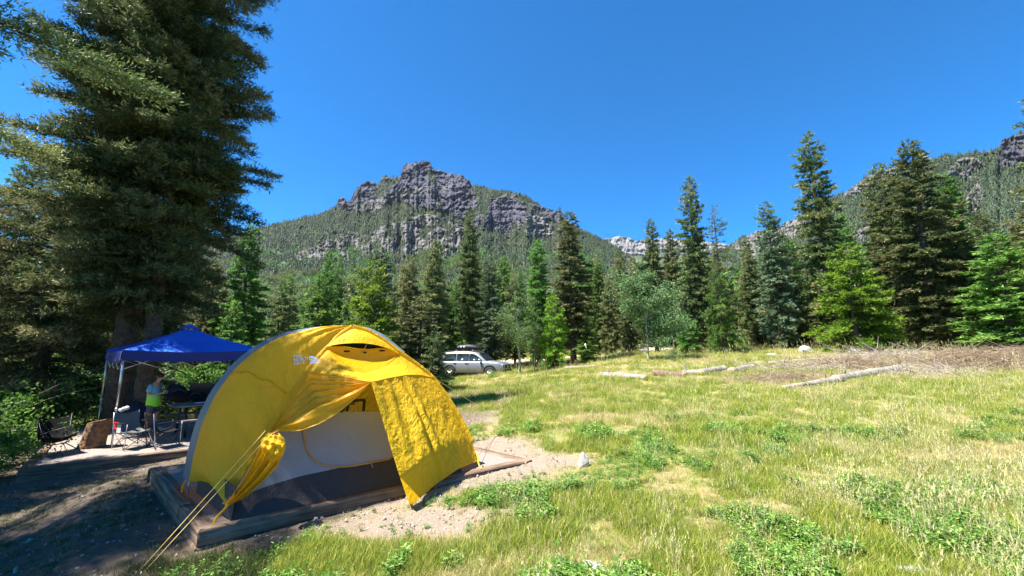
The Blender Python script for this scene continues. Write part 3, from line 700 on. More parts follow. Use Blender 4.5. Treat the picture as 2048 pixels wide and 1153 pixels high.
for i in range(6):
    V, F, tone, br = spruce_parts(300 + i, 1.0, .145, 1500, (.055, .03), bare=.04, NB=46, power=.75, clump=.3, twl=.4, spread=.12)
    vf.append(mesh('valley_spruce', V, F, M[['spruce', 'spruce_green', 'spruce', 'spruce_brown', 'spruce_blue', 'spruce'][i]], attrs={'tone': ('FACE', 'FLOAT', tone.astype(np.float32))}))
for i in range(2):
    H_, R_, cr_, tk_ = PROTO['aspen1']; r = np.random.default_rng(i)
    n_ = 1500; c_ = r.normal(0, 1, (n_, 3)); c_ /= np.linalg.norm(c_, axis=1)[:, None]; lump = .75 + .35 * vn(c_[:, 0] * 3 + 5, c_[:, 1] * 3 + c_[:, 2] * 3, i)
    c_ *= (r.uniform(.5, 1, n_) * lump)[:, None] * np.array([.24, .24, .4]); c_[:, 2] += .58
    D_ = r.normal(size=(n_, 3)); D_ /= np.linalg.norm(D_, axis=1)[:, None]; V, F = blades(c_, D_, .04, .035, r)
    vf.append(mesh('valley_aspen', V, F, M['mtree_green'], attrs={'tone': ('FACE', 'FLOAT', np.clip(.5 + r.normal(0, .22, n_), 0, 1).astype(np.float32))}))
pc_v = proto_collection('valley_tree_kinds', vf)
N = 5200; s_ = vr_.uniform(-1.5, 1.5, N); y_ = np.sqrt(vr_.uniform(60 ** 2, 270 ** 2, N)); x_ = s_ * y_
hh = vr_.uniform(8, 15, N) * (.9 + .1 * y_ / 200); asp = (fbm(x_ / 26, y_ / 26, 3, 44) > .56)
ii = np.where(asp, vr_.integers(6, 8, N), vr_.integers(0, 6, N)); hh = np.where(asp, hh * .72, hh)
rt_ = np.zeros((N, 3)); rt_[:, 2] = vr_.uniform(0, 6.28, N)
scatter('valley_forest', np.stack([x_, y_, hg(x_, y_) - .3], 1), rt_, np.stack([hh * vr_.uniform(.85, 1.2, N)] * 2 + [hh], 1), ii, pc_v)
# foothill between the flat valley floor and the mountain: already dense with trees of the slopes
P, U_, V_, dk, pl = m1
r = np.random.default_rng(77); pts = []
for (P, U_, V_, dk, pl) in (m1, m2):
    NN = 9000; a, b = P.shape[:2]; lim = int(a * .42); i = (r.random(NN) ** .9 * lim).astype(int); j = (r.random(NN) * (b - 1)).astype(int); Q = P[i, j]
    k = (np.abs(Q[:, 0] / Q[:, 1]) < 1.45) & (r.random(NN) < 1 - .96 * np.clip(dk[i, j] + pl[i, j], 0, 1)); pts.append(Q[k])
Q = np.vstack(pts); N = len(Q); hh = r.uniform(9, 17, N); asp = fbm(Q[:, 0] / 40, Q[:, 1] / 40, 3, 45) > .57
ii = np.where(asp, r.integers(6, 8, N), r.integers(0, 6, N)); rt_ = np.zeros((N, 3)); rt_[:, 2] = r.uniform(0, 6.28, N)
scatter('hillside_forest', Q - np.array([0, 0, 1.0]), rt_, np.stack([hh * 1.15, hh * 1.15, hh * np.where(asp, .75, 1)], 1), ii, pc_v)

# ------------------------------------------------------------------ the big near spruces on the left
def big_tree(name, key, x, y, H, Rm, total, blade, m, label, r0, trunks=1, asym=None, rz=0, **kw):
    seed = 500 + key; V, F, tone, br = spruce_parts(seed, H, Rm, total, blade, asym=asym, **kw)
    if key == 1:   # short inner boughs that clothe the lower trunks
        V2, F2, t2, br2 = spruce_parts(seed + 7, H * .56, 2.5, 200000, blade, bare=.30, NB=300, power=.12, low=.7, clump=.4, droop=.5, up=.2, twl=.28)
        V2 = V2 + np.array([.3, -.2, 0]); F = np.vstack([F, F2 + len(V)]); V = np.vstack([V, V2]); tone = np.concatenate([tone, t2])
    z = float(hg(x, y)); t = thing(name, label, 'tree', (x, y, z - .1), rz)
    link('crown', mesh('crown', V, F, M[m], attrs={'tone': ('FACE', 'FLOAT', tone.astype(np.float32))}), t)
    br.build('limb', M['bark'], t, smooth=True)
    for k in range(trunks):
        tr = trunk_mb(H * (.97 - .3 * k), r0 * (1 - .25 * k), seed + k, .12, 12)
        r = random.Random(seed + k)
        for i in range(26):
            zz = r.uniform(1.0, H * .42); a = r.uniform(0, 6.28); ln = r.uniform(.5, 2.2); q = np.linspace(0, 1, 6)[:, None]
            P_ = np.array([math.cos(a), math.sin(a), 0]) * q * ln + np.array([0, 0, zz]) + np.array([r.uniform(-.2, .2), r.uniform(-.2, .2), -.35]) * q ** 2 * ln
            tr.tube(P_, np.linspace(.035, .005, 6), 4, False)
        o = tr.build('trunk', M['bark'], t, smooth=True); 
        if k: o.location = (.95, -.25, 0); o.rotation_euler = (0, R(-1.5), 0)
    return t
bx, by = aty(238, 800, 12.2)[:2]
big_tree('spruce_tree', 1, bx, by, 24, 2.95, 420000, (.12, .034), 'spruce_near', 'huge near spruce with twin trunks rising behind the blue canopy', .34, 2, bare=.15, low=.5, power=.40, clump=.30, droop=.30, up=.30, thin=.0, asym=(.12, -.6), NB=460, twl=.26)
bx2, by2 = aty(70, 760, 12.5)[:2]
big_tree('spruce_tree', 2, bx2, by2, 9.0, 3.3, 160000, (.11, .03), 'olive_near', 'shorter near spruce with drooping brown sprays left of the twin trunks', .2, 1, bare=.17, power=.5, clump=.4, droop=.5, thin=.12, NB=130, twl=.3)
# overhanging spruce that stands left of the frame and shades the foreground
big_tree('spruce_tree', 3, -9.3, 3.3, 13.8, 4.1, 200000, (.085, .022), 'spruce_near', 'dark overhanging spruce whose limbs reach in from the left edge', .26, 1, bare=.24, power=.40, clump=.45, droop=.15, up=.05, thin=.42, NB=110, asym=(.08, .3), twl=.26)
big_tree('spruce_tree', 4, -11.6, 6.2, 7.4, 3.2, 180000, (.075, .020), 'olive_near', 'drooping olive spruce whose boughs fill the left edge above the camp pad', .22, 1, bare=.26, power=.42, clump=.45, droop=.35, up=.1, thin=.30, NB=90, twl=.28)

# ------------------------------------------------------------------ shrubs at the edge of the wood
def shrub(u, v, y, s, m, label, key='shrub', group=None, name='leafy_shrub'):
    x = aty(u, v, y)[0]; return put_tree(key, x, y, PROTO[key][0] * s, PROTO[key][1] * s, m, label, group, name, cat='shrub')
LS = ['big leafy shrub at the left edge beside the camp pad corner', 'leafy shrub just behind the low black chair', 'leafy shrub cut off by the left edge', 'pale leafy shrub behind the stump', 'leafy shrub between the stump and the twin trunks', 'tall pale shrub at the far left behind the nearer ones', 'pale shrub seen under the canopy behind the boy', 'leafy shrub seen under the canopy above the bags', 'pale shrub behind the stove under the canopy',
      'tall shrub cut by the left edge, behind the nearest one', 'tallest pale shrub beneath the brown drooping sprays', 'tall green shrub left of the leaning dead poles', 'green shrub between the canopy top and the tent', 'tall green shrub deep behind the twin trunks', 'small shrub at the front left corner of the camp pad']
for k, (u, y, s, m) in enumerate([(15, 10.5, 1.0, 'forb'), (70, 11.5, .9, 'forb'), (-40, 8.8, 1.0, 'forb'), (120, 13.5, 1.1, 'aspen'), (175, 14, 1.0, 'forb'), (30, 14, 1.2, 'aspen'), (330, 15.5, 1.2, 'aspen'), (400, 16, 1.3, 'forb'), (440, 14.5, 1.0, 'aspen'),
                     (-60, 12, 1.3, 'forb'), (150, 17, 1.5, 'aspen'), (90, 16, 1.3, 'forb'), (520, 19, 1.4, 'forb'), (290, 17.5, 1.5, 'forb'), (15, 8.2, .6, 'forb')]):
    shrub(u, 800, y, s, m, LS[k], group='leafy shrubs of the undergrowth on the left')
LR = ['green shrub behind the angular boulder', 'green shrub right of the angular boulder', 'green shrub behind the reddish stump', 'grey green shrub left of the angular boulder', 'green shrub under the dark pointed spruce', 'pale shrub under the thin half dead spruce', 'low shrub right of the thick double trunk', 'low shrub right of the bright young spruce', 'low shrub left of the thick double trunk']
for k, (u, y, s, m) in enumerate([(1590, 36, 1.4, 'forb'), (1620, 34, 1.2, 'forb'), (1660, 34, 1.1, 'forb'), (1560, 37, 1.3, 'aspen_blue'), (1510, 38, 1.3, 'forb'), (1460, 38, 1.1, 'aspen'), (1960, 27, .9, 'forb'), (1760, 33, .9, 'forb'), (1830, 32, .8, 'forb')]):
    shrub(u, 690, y, s, m, LR[k], group='low shrubs under the right hand spruces')
shrub(895, 750, 22, .45, 'forb', 'grassy green bush in front of the silver car rear wheel')
shrub(985, 750, 25.5, .3, 'spruce_green', 'small dark bush in front of the silver car front wheel')
shrub(1350, 720, 24, .45, 'aspen', 'small dry bush right of the round aspen foot')

# ------------------------------------------------------------------ tent pad and the left pad: timbers round gravel
def timbermat(name, rz):
    m, n, l, p = mat(name); mp = n.new('ShaderNodeMapping'); mp.vector_type = 'TEXTURE'; mp.inputs['Rotation'].default_value = (0, 0, rz); mp.inputs['Scale'].default_value = (1, .05, .05); l.new(objc(n), mp.inputs[0])
    t = noise(n, l, 1.6, 6, .65, mp.outputs[0], .3); b = noise(n, l, 2.2, 4, .6, objc(n)); f = mixc(n, l, .3, t.outputs[0], b.outputs[0])
    r = ramp(n, [(.34, (.035, .022, .014)), (.46, (.13, .085, .055)), (.6, (.25, .175, .12)), (.72, (.34, .27, .20))]); l.new(f, r.inputs[0]); l.new(r.outputs[0], p.inputs['Base Color'])
    p.inputs['Roughness'].default_value = .9; p.inputs['Specular IOR Level'].default_value = .2; bump(n, l, f, .9, .02, p); return m
M['timber'] = timbermat('weathered timber along the front', math.atan2((PB - PA)[1], (PB - PA)[0])); M['timber_side'] = timbermat('weathered timber along the side', math.atan2((PD - PA)[1], (PD - PA)[0]))
M['padgravel'] = simple('packed grey gravel', (.26, .21, .175), .95, var=.55, scale=55, bmp=1.0, c2=(.13, .11, .10), bd=.008)
def beam(name, a, b, wd, hh, mat_, parent, seed=0, off=0.0):
    """timber from a to b (top outer edge line), width wd to the left of a->b, height hh downward"""
    a = np.array(a, float); b = np.array(b, float); L = np.linalg.norm(b - a); e = (b - a) / L; s = unit(np.cross([0, 0, 1], e)); up = np.cross(e, s)
    r = np.random.default_rng(seed); n = max(3, int(L / .12)); m = MB(); q = np.linspace(0, L, n)
    wob = (vn(q * 1.2, q * 0, seed) - .5) * .008; wob2 = (vn(q * 1.5, q * 0 + 4, seed) - .5) * .006; bv = .018
    prof = [(0, -hh), (0, -bv), (bv, 0), (wd - bv, 0), (wd, -bv), (wd, -hh)]
    G = np.array([[a + e * t + s * (p[0] + wob[i]) + up * (p[1] + (wob2[i] if p[1] > -hh / 2 else 0)) for p in prof] for i, t in enumerate(q)])
    m.grid(G)
    for k in (0, -1):
        g = G[k]; m.add(g, [[0, 1, 2, 5], [2, 3, 4, 5]])
    return m.build(name, mat_, parent)
def pad(name, label, Q, top, segs, zdrop, seed):
    t = thing(name, label, 'tent pad', (0, 0, 0))
    m = MB(); n = 60; u = np.linspace(0, 1, n)
    G = np.array([[Q[0] * (1 - a) * (1 - b) + Q[1] * a * (1 - b) + Q[2] * a * b + Q[3] * (1 - a) * b for a in u] for b in u])
    G[..., 2] = top - .02 + (fbm(G[..., 0] * 5, G[..., 1] * 5, 3, seed) - .5) * .015
    m.grid(G); m.build('gravel_surface', M['padgravel'], t, smooth=True)
    k = seed * 10
    for (i, j, lens) in segs:
        a, b = Q[i], Q[j]; L = np.linalg.norm(b - a); e = (b - a) / L; c = 0
        for course, (inset, h) in enumerate(((0, .145), (-.012, .14), (.006, .16))):
            z0 = top - .15 * course; c = 0; off = .7 * (course % 2)
            cuts = [0] + [x for x in np.cumsum(lens) - off if 0 < x < L - .2] + [L]
            s = unit(np.cross([0, 0, 1], e))
            for x0, x1 in zip(cuts[:-1], cuts[1:]):
                k += 1
                if course and x1 - x0 < .4: continue
                beam('timber', a + e * (x0 + .004) + s * inset + np.array([0, 0, z0 - top]), a + e * (x1 - .004) + s * inset + np.array([0, 0, z0 - top]), .15, h, M['timber' if i in (0, 2) else 'timber_side'], t, k)
    return t
QTo = [PA, PB, PC, PD]
pad('tent_pad', 'gravel tent pad edged with weathered timbers under the yellow tent', QT, 0, [(0, 1, [2.1, 2.1]), (1, 2, [1.5, 1.5]), (2, 3, [2, 2, 2]), (3, 0, [1.2, .9, 1.0])], 0, 1)
pad('camp_pad', 'gravel camp pad edged with timbers under the blue canopy', QK, KZ, [(0, 1, [3.1, 2.4, 2.4]), (3, 0, [2.4, 2.4]), (1, 2, [2.4, 2.4])], 0, 2)

# ------------------------------------------------------------------ the yellow dome tent
AP = aty(705, 654, 5.75); LC = atz(452, 1010, .10); RC = atz(957, 922, .05)
tent_o = np.array([-2.2, 5.9, 0.0])
tent = thing('dome_tent', 'large yellow dome tent with open vestibule and half moon vent on the timber pad', 'tent', tent_o)
def resample(P, n):
    P = np.asarray(P, float); d = np.concatenate([[0], np.cumsum(np.linalg.norm(np.diff(P, axis=0), axis=1))]); t = np.linspace(0, d[-1], n)
    Q = np.stack([np.interp(t, d, P[:, k]) for k in range(3)], 1)
    for _ in range(3): Q[1:-1] = Q[1:-1] * .5 + (Q[:-2] + Q[2:]) * .25
    return Q
def coons(c0, c1, d0, d1, n, m):
    c0 = resample(c0, n); c1 = resample(c1, n); d0 = resample(d0, m); d1 = resample(d1, m)
    u = np.linspace(0, 1, n)[None, :, None]; v = np.linspace(0, 1, m)[:, None, None]
    return (1 - v) * c0[None] + v * c1[None] + (1 - u) * d0[:, None] + u * d1[:, None] - ((1 - u) * (1 - v) * c0[0] + u * (1 - v) * c0[-1] + (1 - u) * v * c1[0] + u * v * c1[-1])
def lens(c0, c1, n, m):
    c0 = resample(c0, n); c1 = resample(c1, n); v = np.linspace(0, 1, m)[:, None, None]; return (1 - v) * c0[None] + v * c1[None]
def normals(G):
    a = np.gradient(G, axis=1); b = np.gradient(G, axis=0); N = np.cross(a, b); L = np.linalg.norm(N, axis=2, keepdims=True); return N / (L + 1e-9)
def toward(G):
    N = normals(G); V = E0 - G; s = np.sign(np.sum(N * V, 2, keepdims=True)); s[s == 0] = 1; return N * s
def cloth(name, G, matk, parent=tent, amp=0.0, fr=3, seed=0, edge=True, disp=None, off=None):
    N = toward(G); n, m = G.shape[:2]
    v = np.linspace(0, 1, n)[:, None]; u = np.linspace(0, 1, m)[None]
    wgt = (np.sin(v * np.pi) * np.sin(u * np.pi)).clip(0, 1) ** .35
    if amp:
        d = (fbm(G[..., 0] * fr + G[..., 1] * fr * .6, G[..., 2] * fr, 4, seed) - .5) * 2 * amp
        G = G + N * (d * wgt)[..., None]
    if disp is not None: G = G + N * (disp(u, v) * wgt)[..., None]
    o_ = np.array(parent.location) if off is None else off
    mb = MB(); mb.grid(G - o_); return mb.build(name, M[matk], parent, smooth=True)
n_arch = unit(np.cross(RC - LC, AP - LC))
pa = lambda u, v, dd=0: atp(u, v, LC, n_arch)
ARL_px = [(452, 1010), (480, 963), (512, 908), (542, 858), (578, 798), (614, 744), (648, 702), (678, 671), (705, 654)]
ARR_px = [(705, 654), (735, 662), (768, 682), (803, 708), (836, 731), (864, 754), (896, 797), (922, 840), (943, 882), (957, 918)]
ARL = np.array([pa(*p) for p in ARL_px]); ARR = np.array([pa(*p) for p in ARR_px])
# side rib on the left silhouette: a vertical plane from its foot to the crown
L2 = atz(377, 966, .16); nrib = unit(np.cross(AP - L2, [0, 0, 1]))
RIB_px = [(377, 964), (386, 912), (404, 845), (432, 785), (472, 733), (520, 694), (572, 671), (640, 658), (705, 654)]
RIB = np.array([atp(u, v, L2, nrib) for u, v in RIB_px]); RIB[-1] = AP
S_px = [(366, 955), (374, 905), (393, 838), (423, 778), (465, 726), (515, 687), (570, 664), (638, 653), (706, 651.5)]
L2b = L2 + np.array([-.04, .16, 0]); SRB = np.array([atp(u, v, L2b, nrib) for u, v in S_px])
bot = [L2, atz(398, 962, .22), atz(417, 966, .25), atz(434, 984, .20), LC]
sp = coons(ARL[::-1], RIB[::-1], [AP, AP * .999 + L2 * .001], [LC, *bot[::-1][1:]], 56, 40)
def bulge(G, a):
    n, m = G.shape[:2]; v = np.linspace(0, 1, n)[:, None]; u = np.linspace(0, 1, m)[None]
    c = tent_o + np.array([0, 0, .6]); D = G - c; D /= np.linalg.norm(D, axis=2, keepdims=True); return G + D * (a * np.sin(v * np.pi) * np.sin(u * np.pi) ** .7)[..., None]
cloth('side_panel', bulge(sp, .16), 'yellow', amp=.03, fr=4, seed=3, disp=lambda u, v: .012 * np.sin(v * 30 + u * 7) * (1 - u) ** 2 + .010 * np.sin(u * 38 + v * 9) * np.exp(-(v / .2) ** 2))
gb = bulge(sp, .16); 
for fr_ in (.55,):
    m = MB(); Pq = np.array([gb[k, int((.50 + .06 * k / gb.shape[0]) * gb.shape[1])] for k in range(2, gb.shape[0] - 2)]); Pq = Pq + toward(gb)[2:-2, gb.shape[1] // 2] * .012; m.tube(resample(Pq, 50) - tent_o, .007, 5); m.build('seam_piping', M['yellow'], tent, smooth=True)
# grey strip over the side pole, then the rear of the fly
RLf = np.array([-4.35, 6.35, .12]); RRf = np.array([-1.95, 7.75, .12]); RC2 = RC + np.array([-.12, .15, 0])
def rib(foot, k=.42):
    q = np.linspace(0, 1, 12)[:, None]; P = foot * (1 - q) + AP * q; P[:, 2] += (np.sin(q * np.pi) * k)[:, 0]; out = unit((foot - AP) * [1, 1, 0]); return P + out * np.sin(q * np.pi) * .30
SRB[-1] = AP + np.array([0, .05, .012])
cloth('pole_sleeve_panel', lens(RIB, SRB, 40, 6), 'fly_grey', amp=.0)
cloth('rear_panel', bulge(lens(SRB, rib(RLf), 40, 14), .03), 'fly_grey', amp=.01)
cloth('rear_panel', bulge(lens(rib(RLf), rib(RRf), 40, 20), .1), 'yellow', amp=.01)
ARRb = [AP + np.array([0, .05, .012])] + [pa(*p) + np.array([-.05, .12, -.01]) for p in ARR_px[1:]]
cloth('rear_panel', lens(rib(RRf), np.array(ARRb)[::-1], 40, 20), 'yellow', amp=.0)
g2 = np.array([pa(u, v) + np.array([0, .13, 0]) for u, v in [(708, 651.5), (735, 655.5), (762, 669), (788, 690), (805, 704)]])
cloth('pole_sleeve_panel', lens(np.array([pa(*p) for p in [(708, 654), (736, 662), (764, 678), (786, 695), (805, 709)]]), g2, 30, 4), 'fly_grey')
# seams along the poles
def seam(name, P, w, matk, lift=.012):
    P = resample(P, 60); T_ = np.gradient(P, axis=0); T_ /= np.linalg.norm(T_, axis=1)[:, None]; V = E0 - P; V /= np.linalg.norm(V, axis=1)[:, None]
    S = np.cross(T_, V); S /= np.linalg.norm(S, axis=1)[:, None]
    G = np.stack([P - S * w / 2 + V * lift * .2, P - S * w * .2 + V * lift, P + S * w * .2 + V * lift, P + S * w / 2 + V * lift * .2], 1)
    mb = MB(); mb.grid(G - tent_o); return mb.build(name, M[matk], tent, smooth=True)
seam('pole_sleeve', ARL, .075, 'yellow_crumple', .022); seam('pole_sleeve', ARR[:-1], .07, 'yellow', .02)
# vestibule front
ZT = aty(742, 765, 5.02)                     # top of the door zip
TIP = atz(820, 1014, -.10)
SL = np.array([pa(614, 744), *[pa(u, v) + (ZT - pa(742, 765)) * k for u, v, k in ((645, 748, .3), (680, 753, .55), (712, 759, .8))], ZT])
SR = np.array([ZT, *[pa(u, v) + (ZT - pa(742, 765)) * k for u, v, k in ((775, 757, .75), (810, 751, .45), (838, 750, .2))], pa(866, 756)])
seamline = np.vstack([SL, SR[1:]])
fw = unit((ZT - pa(742, 765)))
def pf(u, v, d): return aty(u, v, (pa(u, v) + fw * d)[1])
VT = np.array([pf(*p) for p in [(652, 694, .03), (672, 688.5, .09), (700, 686.5, .13), (726, 686.5, .15), (752, 690, .13), (778, 698, .08), (798, 708, .03)]])
VB = np.array([pf(*p) for p in [(652, 694, .03), (664, 710, .08), (682, 726, .14), (706, 738, .20), (733, 745, .24), (757, 740, .20), (776, 728, .12), (798, 708, .03)]])
archtop = np.array([pa(*p) for p in [(652, 694), (678, 671), (705, 654), (735, 662), (768, 682), (798, 707)]])
cloth('vent_visor', lens(archtop, VT, 40, 10), 'yellow', amp=.0, disp=lambda u, v: .02 * np.sin(v * np.pi))
dL = np.array([pa(652, 694), pa(632, 721), pa(614, 744)]); dR = np.array([pa(798, 707), pa(832, 729), pa(866, 756)])
cloth('front_panel', coons(VB, seamline, dL, dR, 70, 22), 'yellow', amp=.012, fr=6, seed=5, disp=lambda u, v: .012 * np.sin((u - .52) * 60 / (1.25 - v)) * v ** 2 * np.exp(-((u - .52) * 4) ** 2))
back = np.array([0, .10, 0])
FT = np.array([pf(*p) + back * k for p, k in [((654, 695, .03), .2), ((675, 692, .08), 1), ((702, 697, .1), 1), ((728, 699, .12), 1), ((756, 696, .1), 1), ((780, 701, .06), .8), ((797, 708, .03), .2)]])
cloth('vent_flap', lens(FT, VB + np.array([0, .02, 0]), 40, 16), 'gold', amp=.006, disp=lambda u, v: -.03 * np.sin(v * np.pi))
cloth('vent_dark_sheet', lens(VT + back * .6, FT + back * .5, 30, 4), 'black')  # opaque black sheet for the mesh, added to keep the open vent dark
for (u, v) in ((691, 703), (725, 705.5), (762, 702)):
    c = pf(u, v, .08) + np.array([0, .045, 0]); m = MB(); m.box(c - tent_o, (.075, .012, .022)); m.build('vent_tab', M['black'], tent)
m = MB(); m.tube(np.array([pf(734, 689, .13), pf(728, 699, .10)]) - tent_o, .006, 5); m.build('vent_strut', M['trim'], tent)
m = MB(); m.tube(resample(seamline + np.array([0, -.008, 0]), 50) - tent_o, .0055, 5); m.build('seam_piping', M['yellow'], tent, smooth=True)
# right door panel hanging to the staked tip
dl = np.array([ZT, ZT * .68 + TIP * .32 + [0, .05, 0], ZT * .35 + TIP * .65 + [0, .03, 0], TIP]); dl = np.array([ZT, aty(765, 840, ZT[1] - .14), aty(782, 898, ZT[1] - .27), aty(800, 955, ZT[1] - .38), TIP])
brc = np.array([TIP, TIP * .68 + RC * .32 + [-.0, .0, .06], TIP * .35 + RC * .65 + [0, 0, .07], RC])
dr = np.array([pa(866, 756), *[pa(*p) for p in ARR_px[6:9]], RC])
def rfold(u, v):
    a = .055 * np.exp(-((u - .40 + .05 * v) / .05) ** 2) * np.sin(np.clip(v * 1.1, 0, 1) * np.pi) + .05 * np.exp(-((u - .53 + .10 * v) / .045) ** 2) * v ** .5
    a = a - .04 * np.exp(-((u - .46 + .07 * v) / .03) ** 2) * v ** .5 + .02 * np.sin(u * 40 + 3 * v) * np.exp(-((u - .25) / .25) ** 2) * (1 - v)
    return a + .028 * np.sin((u * 9 - v * 5)) * u * v + .020 * (fbm(u * 7 + v * 3, u * 2 - v * 2.2 + 5, 3, 41) - .5) * 2 * (.3 + u) + .012 * (fbm(u * 22 - v * 9, v * 5 + u * 3, 3, 42) - .5) * 2
cloth('door_panel', coons(SR, brc, dl, dr, 110, 110), 'yellow_crumple', amp=.012, fr=9, seed=8, disp=rfold)
# left door panel: gathered like a sling
GA = pa(545, 862) + fw * .12
up_e = np.vstack([[GA], [pa(*p) + fw * .04 for p in [(566, 820), (590, 782)]], SL])
lo_e = np.array([GA, aty(600, 862, 4.62), aty(640, 848, 4.72), aty(680, 824, 4.85), aty(714, 795, 4.97), ZT])
def sfold(u, v):
    v = 1 - v
    return .10 * np.exp(-((v - .80) / .16) ** 2) * np.sin(np.clip(u, 0, 1) * np.pi) ** .6 + .035 * np.sin(v * 26 + u * 3) * (1 - u) ** .5 * np.sin(u * np.pi) ** .5 + .03 * np.sin(v * 13 + u * 6) * u * (1 - u)
cloth('door_panel', lens(lo_e, up_e, 90, 60), 'gold', amp=.016, fr=6, seed=11, disp=lambda u, v: sfold(u, 1 - v) if False else (.085 * np.exp(-((v - .16) / .11) ** 2) * np.sin(u * np.pi) ** .5 - .05 * np.exp(-((v - .42) / .12) ** 2) + .03 * np.sin(v * 22 - u * 5) * (1 - u) + .012 * np.sin(v * 50 + u * 9)))
# tail of the gathered door, tied and hanging to the corner
def strip(Lp, Rp, yl, yr, n=50, m=26): 
    A = np.array([aty(u, v, y) for (u, v), y in zip(Lp, yl)]); B = np.array([aty(u, v, y) for (u, v), y in zip(Rp, yr)]); return lens(A, B, n, m)
yL = [4.43, 4.42, 4.40, 4.33, 4.22, 4.14]; yR = [4.52, 4.50, 4.46, 4.38, 4.28, 4.16]
tail = strip([(532, 872), (518, 898), (503, 930), (485, 962), (464, 992), (449, 1010)], [(560, 872), (568, 905), (556, 932), (528, 962), (494, 992), (458, 1012)], yL, yR, 60, 40)
cloth('door_tail', tail, 'gold', amp=.01, fr=8, seed=13, disp=lambda u, v: .035 * np.sin(v * 19 + u * 1.5) + .012 * np.sin(v * 41))
kL = [(537, 866), (522, 884), (524, 902), (531, 918), (540, 925)]; kR = [(556, 866), (570, 878), (571, 896), (566, 912), (553, 922)]
kG = strip(kL, kR, [4.42, 4.36, 4.33, 4.33, 4.36], [4.46, 4.40, 4.37, 4.38, 4.42], 50, 40)
cloth('door_knot', kG, 'yellow_crumple', amp=.05, fr=17, seed=17, disp=lambda u, v: .05 * np.sin(u * np.pi) + .022 * np.abs(np.sin(v * 11 + u * 5)) + .012 * np.sin(u * 31 - v * 8))
kn = MB(); kn.tube(np.array([aty(558, 862, 4.45), aty(546, 868, 4.40), aty(536, 874, 4.43)]) - tent_o, .012, 6); kn.build('door_toggle', M['trim'], tent, smooth=True)
# straps at the corners
for A_, B_, w in ((aty(455, 1008, 4.15), atz(426, 1048, .01), .03), (aty(952, 905, RC[1]), atz(962, 938, .01), .02), (aty(378, 945, 4.9), atz(362, 985, .02), .025), (TIP + [0, 0, .02], TIP + [.015, -.05, -.06], .02)):
    q = np.linspace(0, 1, 8)[:, None]; P_ = A_ * (1 - q) + B_ * q; P_[:, 0] += .012 * np.sin(q[:, 0] * 7); S = np.array([w / 2, 0, 0])
    m = MB(); m.grid(np.stack([P_ - S, P_, P_ + S], 1) + np.array([[[0, 0, 0], [0, -.006, 0], [0, 0, 0]]]) - tent_o); m.build('corner_strap', M['gold'], tent)
m = MB(); m.tube(np.array([atz(377, 988, .0), aty(378, 955, atz(377, 988, 0)[1])]) - tent_o, .008, 6); m.build('tent_pole', M['steel'], tent)
# inner tent: dark tub, pale wall, mesh, door zip
ea = unit((RC - LC) * [1, 1, 0]); bk = unit(np.cross([0, 0, 1], ea)); B0 = atz(462, 1042, 0.005); wn = unit(np.cross(ea, bk * .55 + np.array([0, 0, 1])))
pw = lambda u, v, d=0: atp(u, v, B0 + bk * (.03 + d), wn)
def poly_cloth(name, top, botm, matk, amp=.008, n=60, m=20, seed=0, fr=5): return cloth(name, lens(np.array(top), np.array(botm), n, m), matk, amp=amp, seed=seed, fr=fr)
tubtop = [pw(*p) for p in [(452, 1010), (499, 986), (536, 972), (603, 952), (700, 932), (782, 916), (850, 903), (905, 893)]]
tubbot = [B0 + bk * .0, atz(560, 1022, .01), atz(640, 1004, .01), atz(720, 987, .01), atz(800, 970, .01), atz(870, 956, .01), atz(925, 945, .01)]
poly_cloth('tub_floor', tubtop, tubbot, 'tub', .014, seed=2)
LB = L2 + np.array([.06, .05, -.12]); q = np.linspace(0, 1, 12)
poly_cloth('tub_floor', [B0 * (1 - t) + LB * t + np.array([0, .04, .30]) for t in q], [B0 * (1 - t) + LB * t for t in q], 'tub', .01, seed=4)
dtop = [pw(*p) for p in [(600, 838), (640, 828), (664, 825.5), (750, 824), (800, 824), (850, 824)]]
walltop = [pw(452, 1005), pw(520, 905), pw(560, 850), *dtop[1:], pw(880, 850)]
wallbot = [pw(453, 1009), *tubtop[1:-1], pw(900, 893)]
poly_cloth('inner_wall', walltop, wallbot, 'inner', .010, 90, 50, seed=6, fr=4)
meshtop = [pw(*p) for p in [(560, 850), (600, 800), (660, 752), (742, 745), (800, 760), (840, 790), (880, 850)]]
mm_, n_, l_, p_ = mat('dark netting'); p_.inputs['Base Color'].default_value = (.012, .012, .012, 1); p_.inputs['Alpha'].default_value = .80; p_.inputs['Roughness'].default_value = .9; M['net'] = mm_
poly_cloth('inner_mesh', meshtop, [pw(560, 850), *dtop[1:], pw(880, 850)], 'net', .0)
zp = [pw(u, v) + [0, -.012, 0] for u, v in [(606, 800), (607, 840), (608, 868), (612, 892), (622, 914), (640, 928), (665, 934), (700, 933), (745, 925), (782, 917.5)]]
m = MB(); m.tube(resample(zp, 60) - tent_o, .010, 5); m.build('door_zip', M['trim'], tent, smooth=True)
m = MB(); m.tube(resample([pw(746, 922) + [0, -.02, 0], pw(744, 929) + [0, -.03, 0], pw(748, 934) + [0, -.03, 0]], 6) - tent_o, .007, 5); m.build('zip_pull', M['trim'], tent)
wv = lambda P_: np.array(P_) + bk * .7
iw = MB(); a_, b_, c_, d_ = [pw(*p) + bk * .75 for p in [(690, 806), (742, 806), (742, 823), (690, 823)]]; iw.grid(np.array([[a_, b_], [d_, c_]]) - tent_o); iw.build('rear_window', M['inner'], tent)
sc2 = MB(); sc2.blob(pw(690, 818) + bk * .25 - tent_o, (.075, .04, .08), 3, .1); sc2.build('stowed_bag', M['black'], tent, smooth=True)
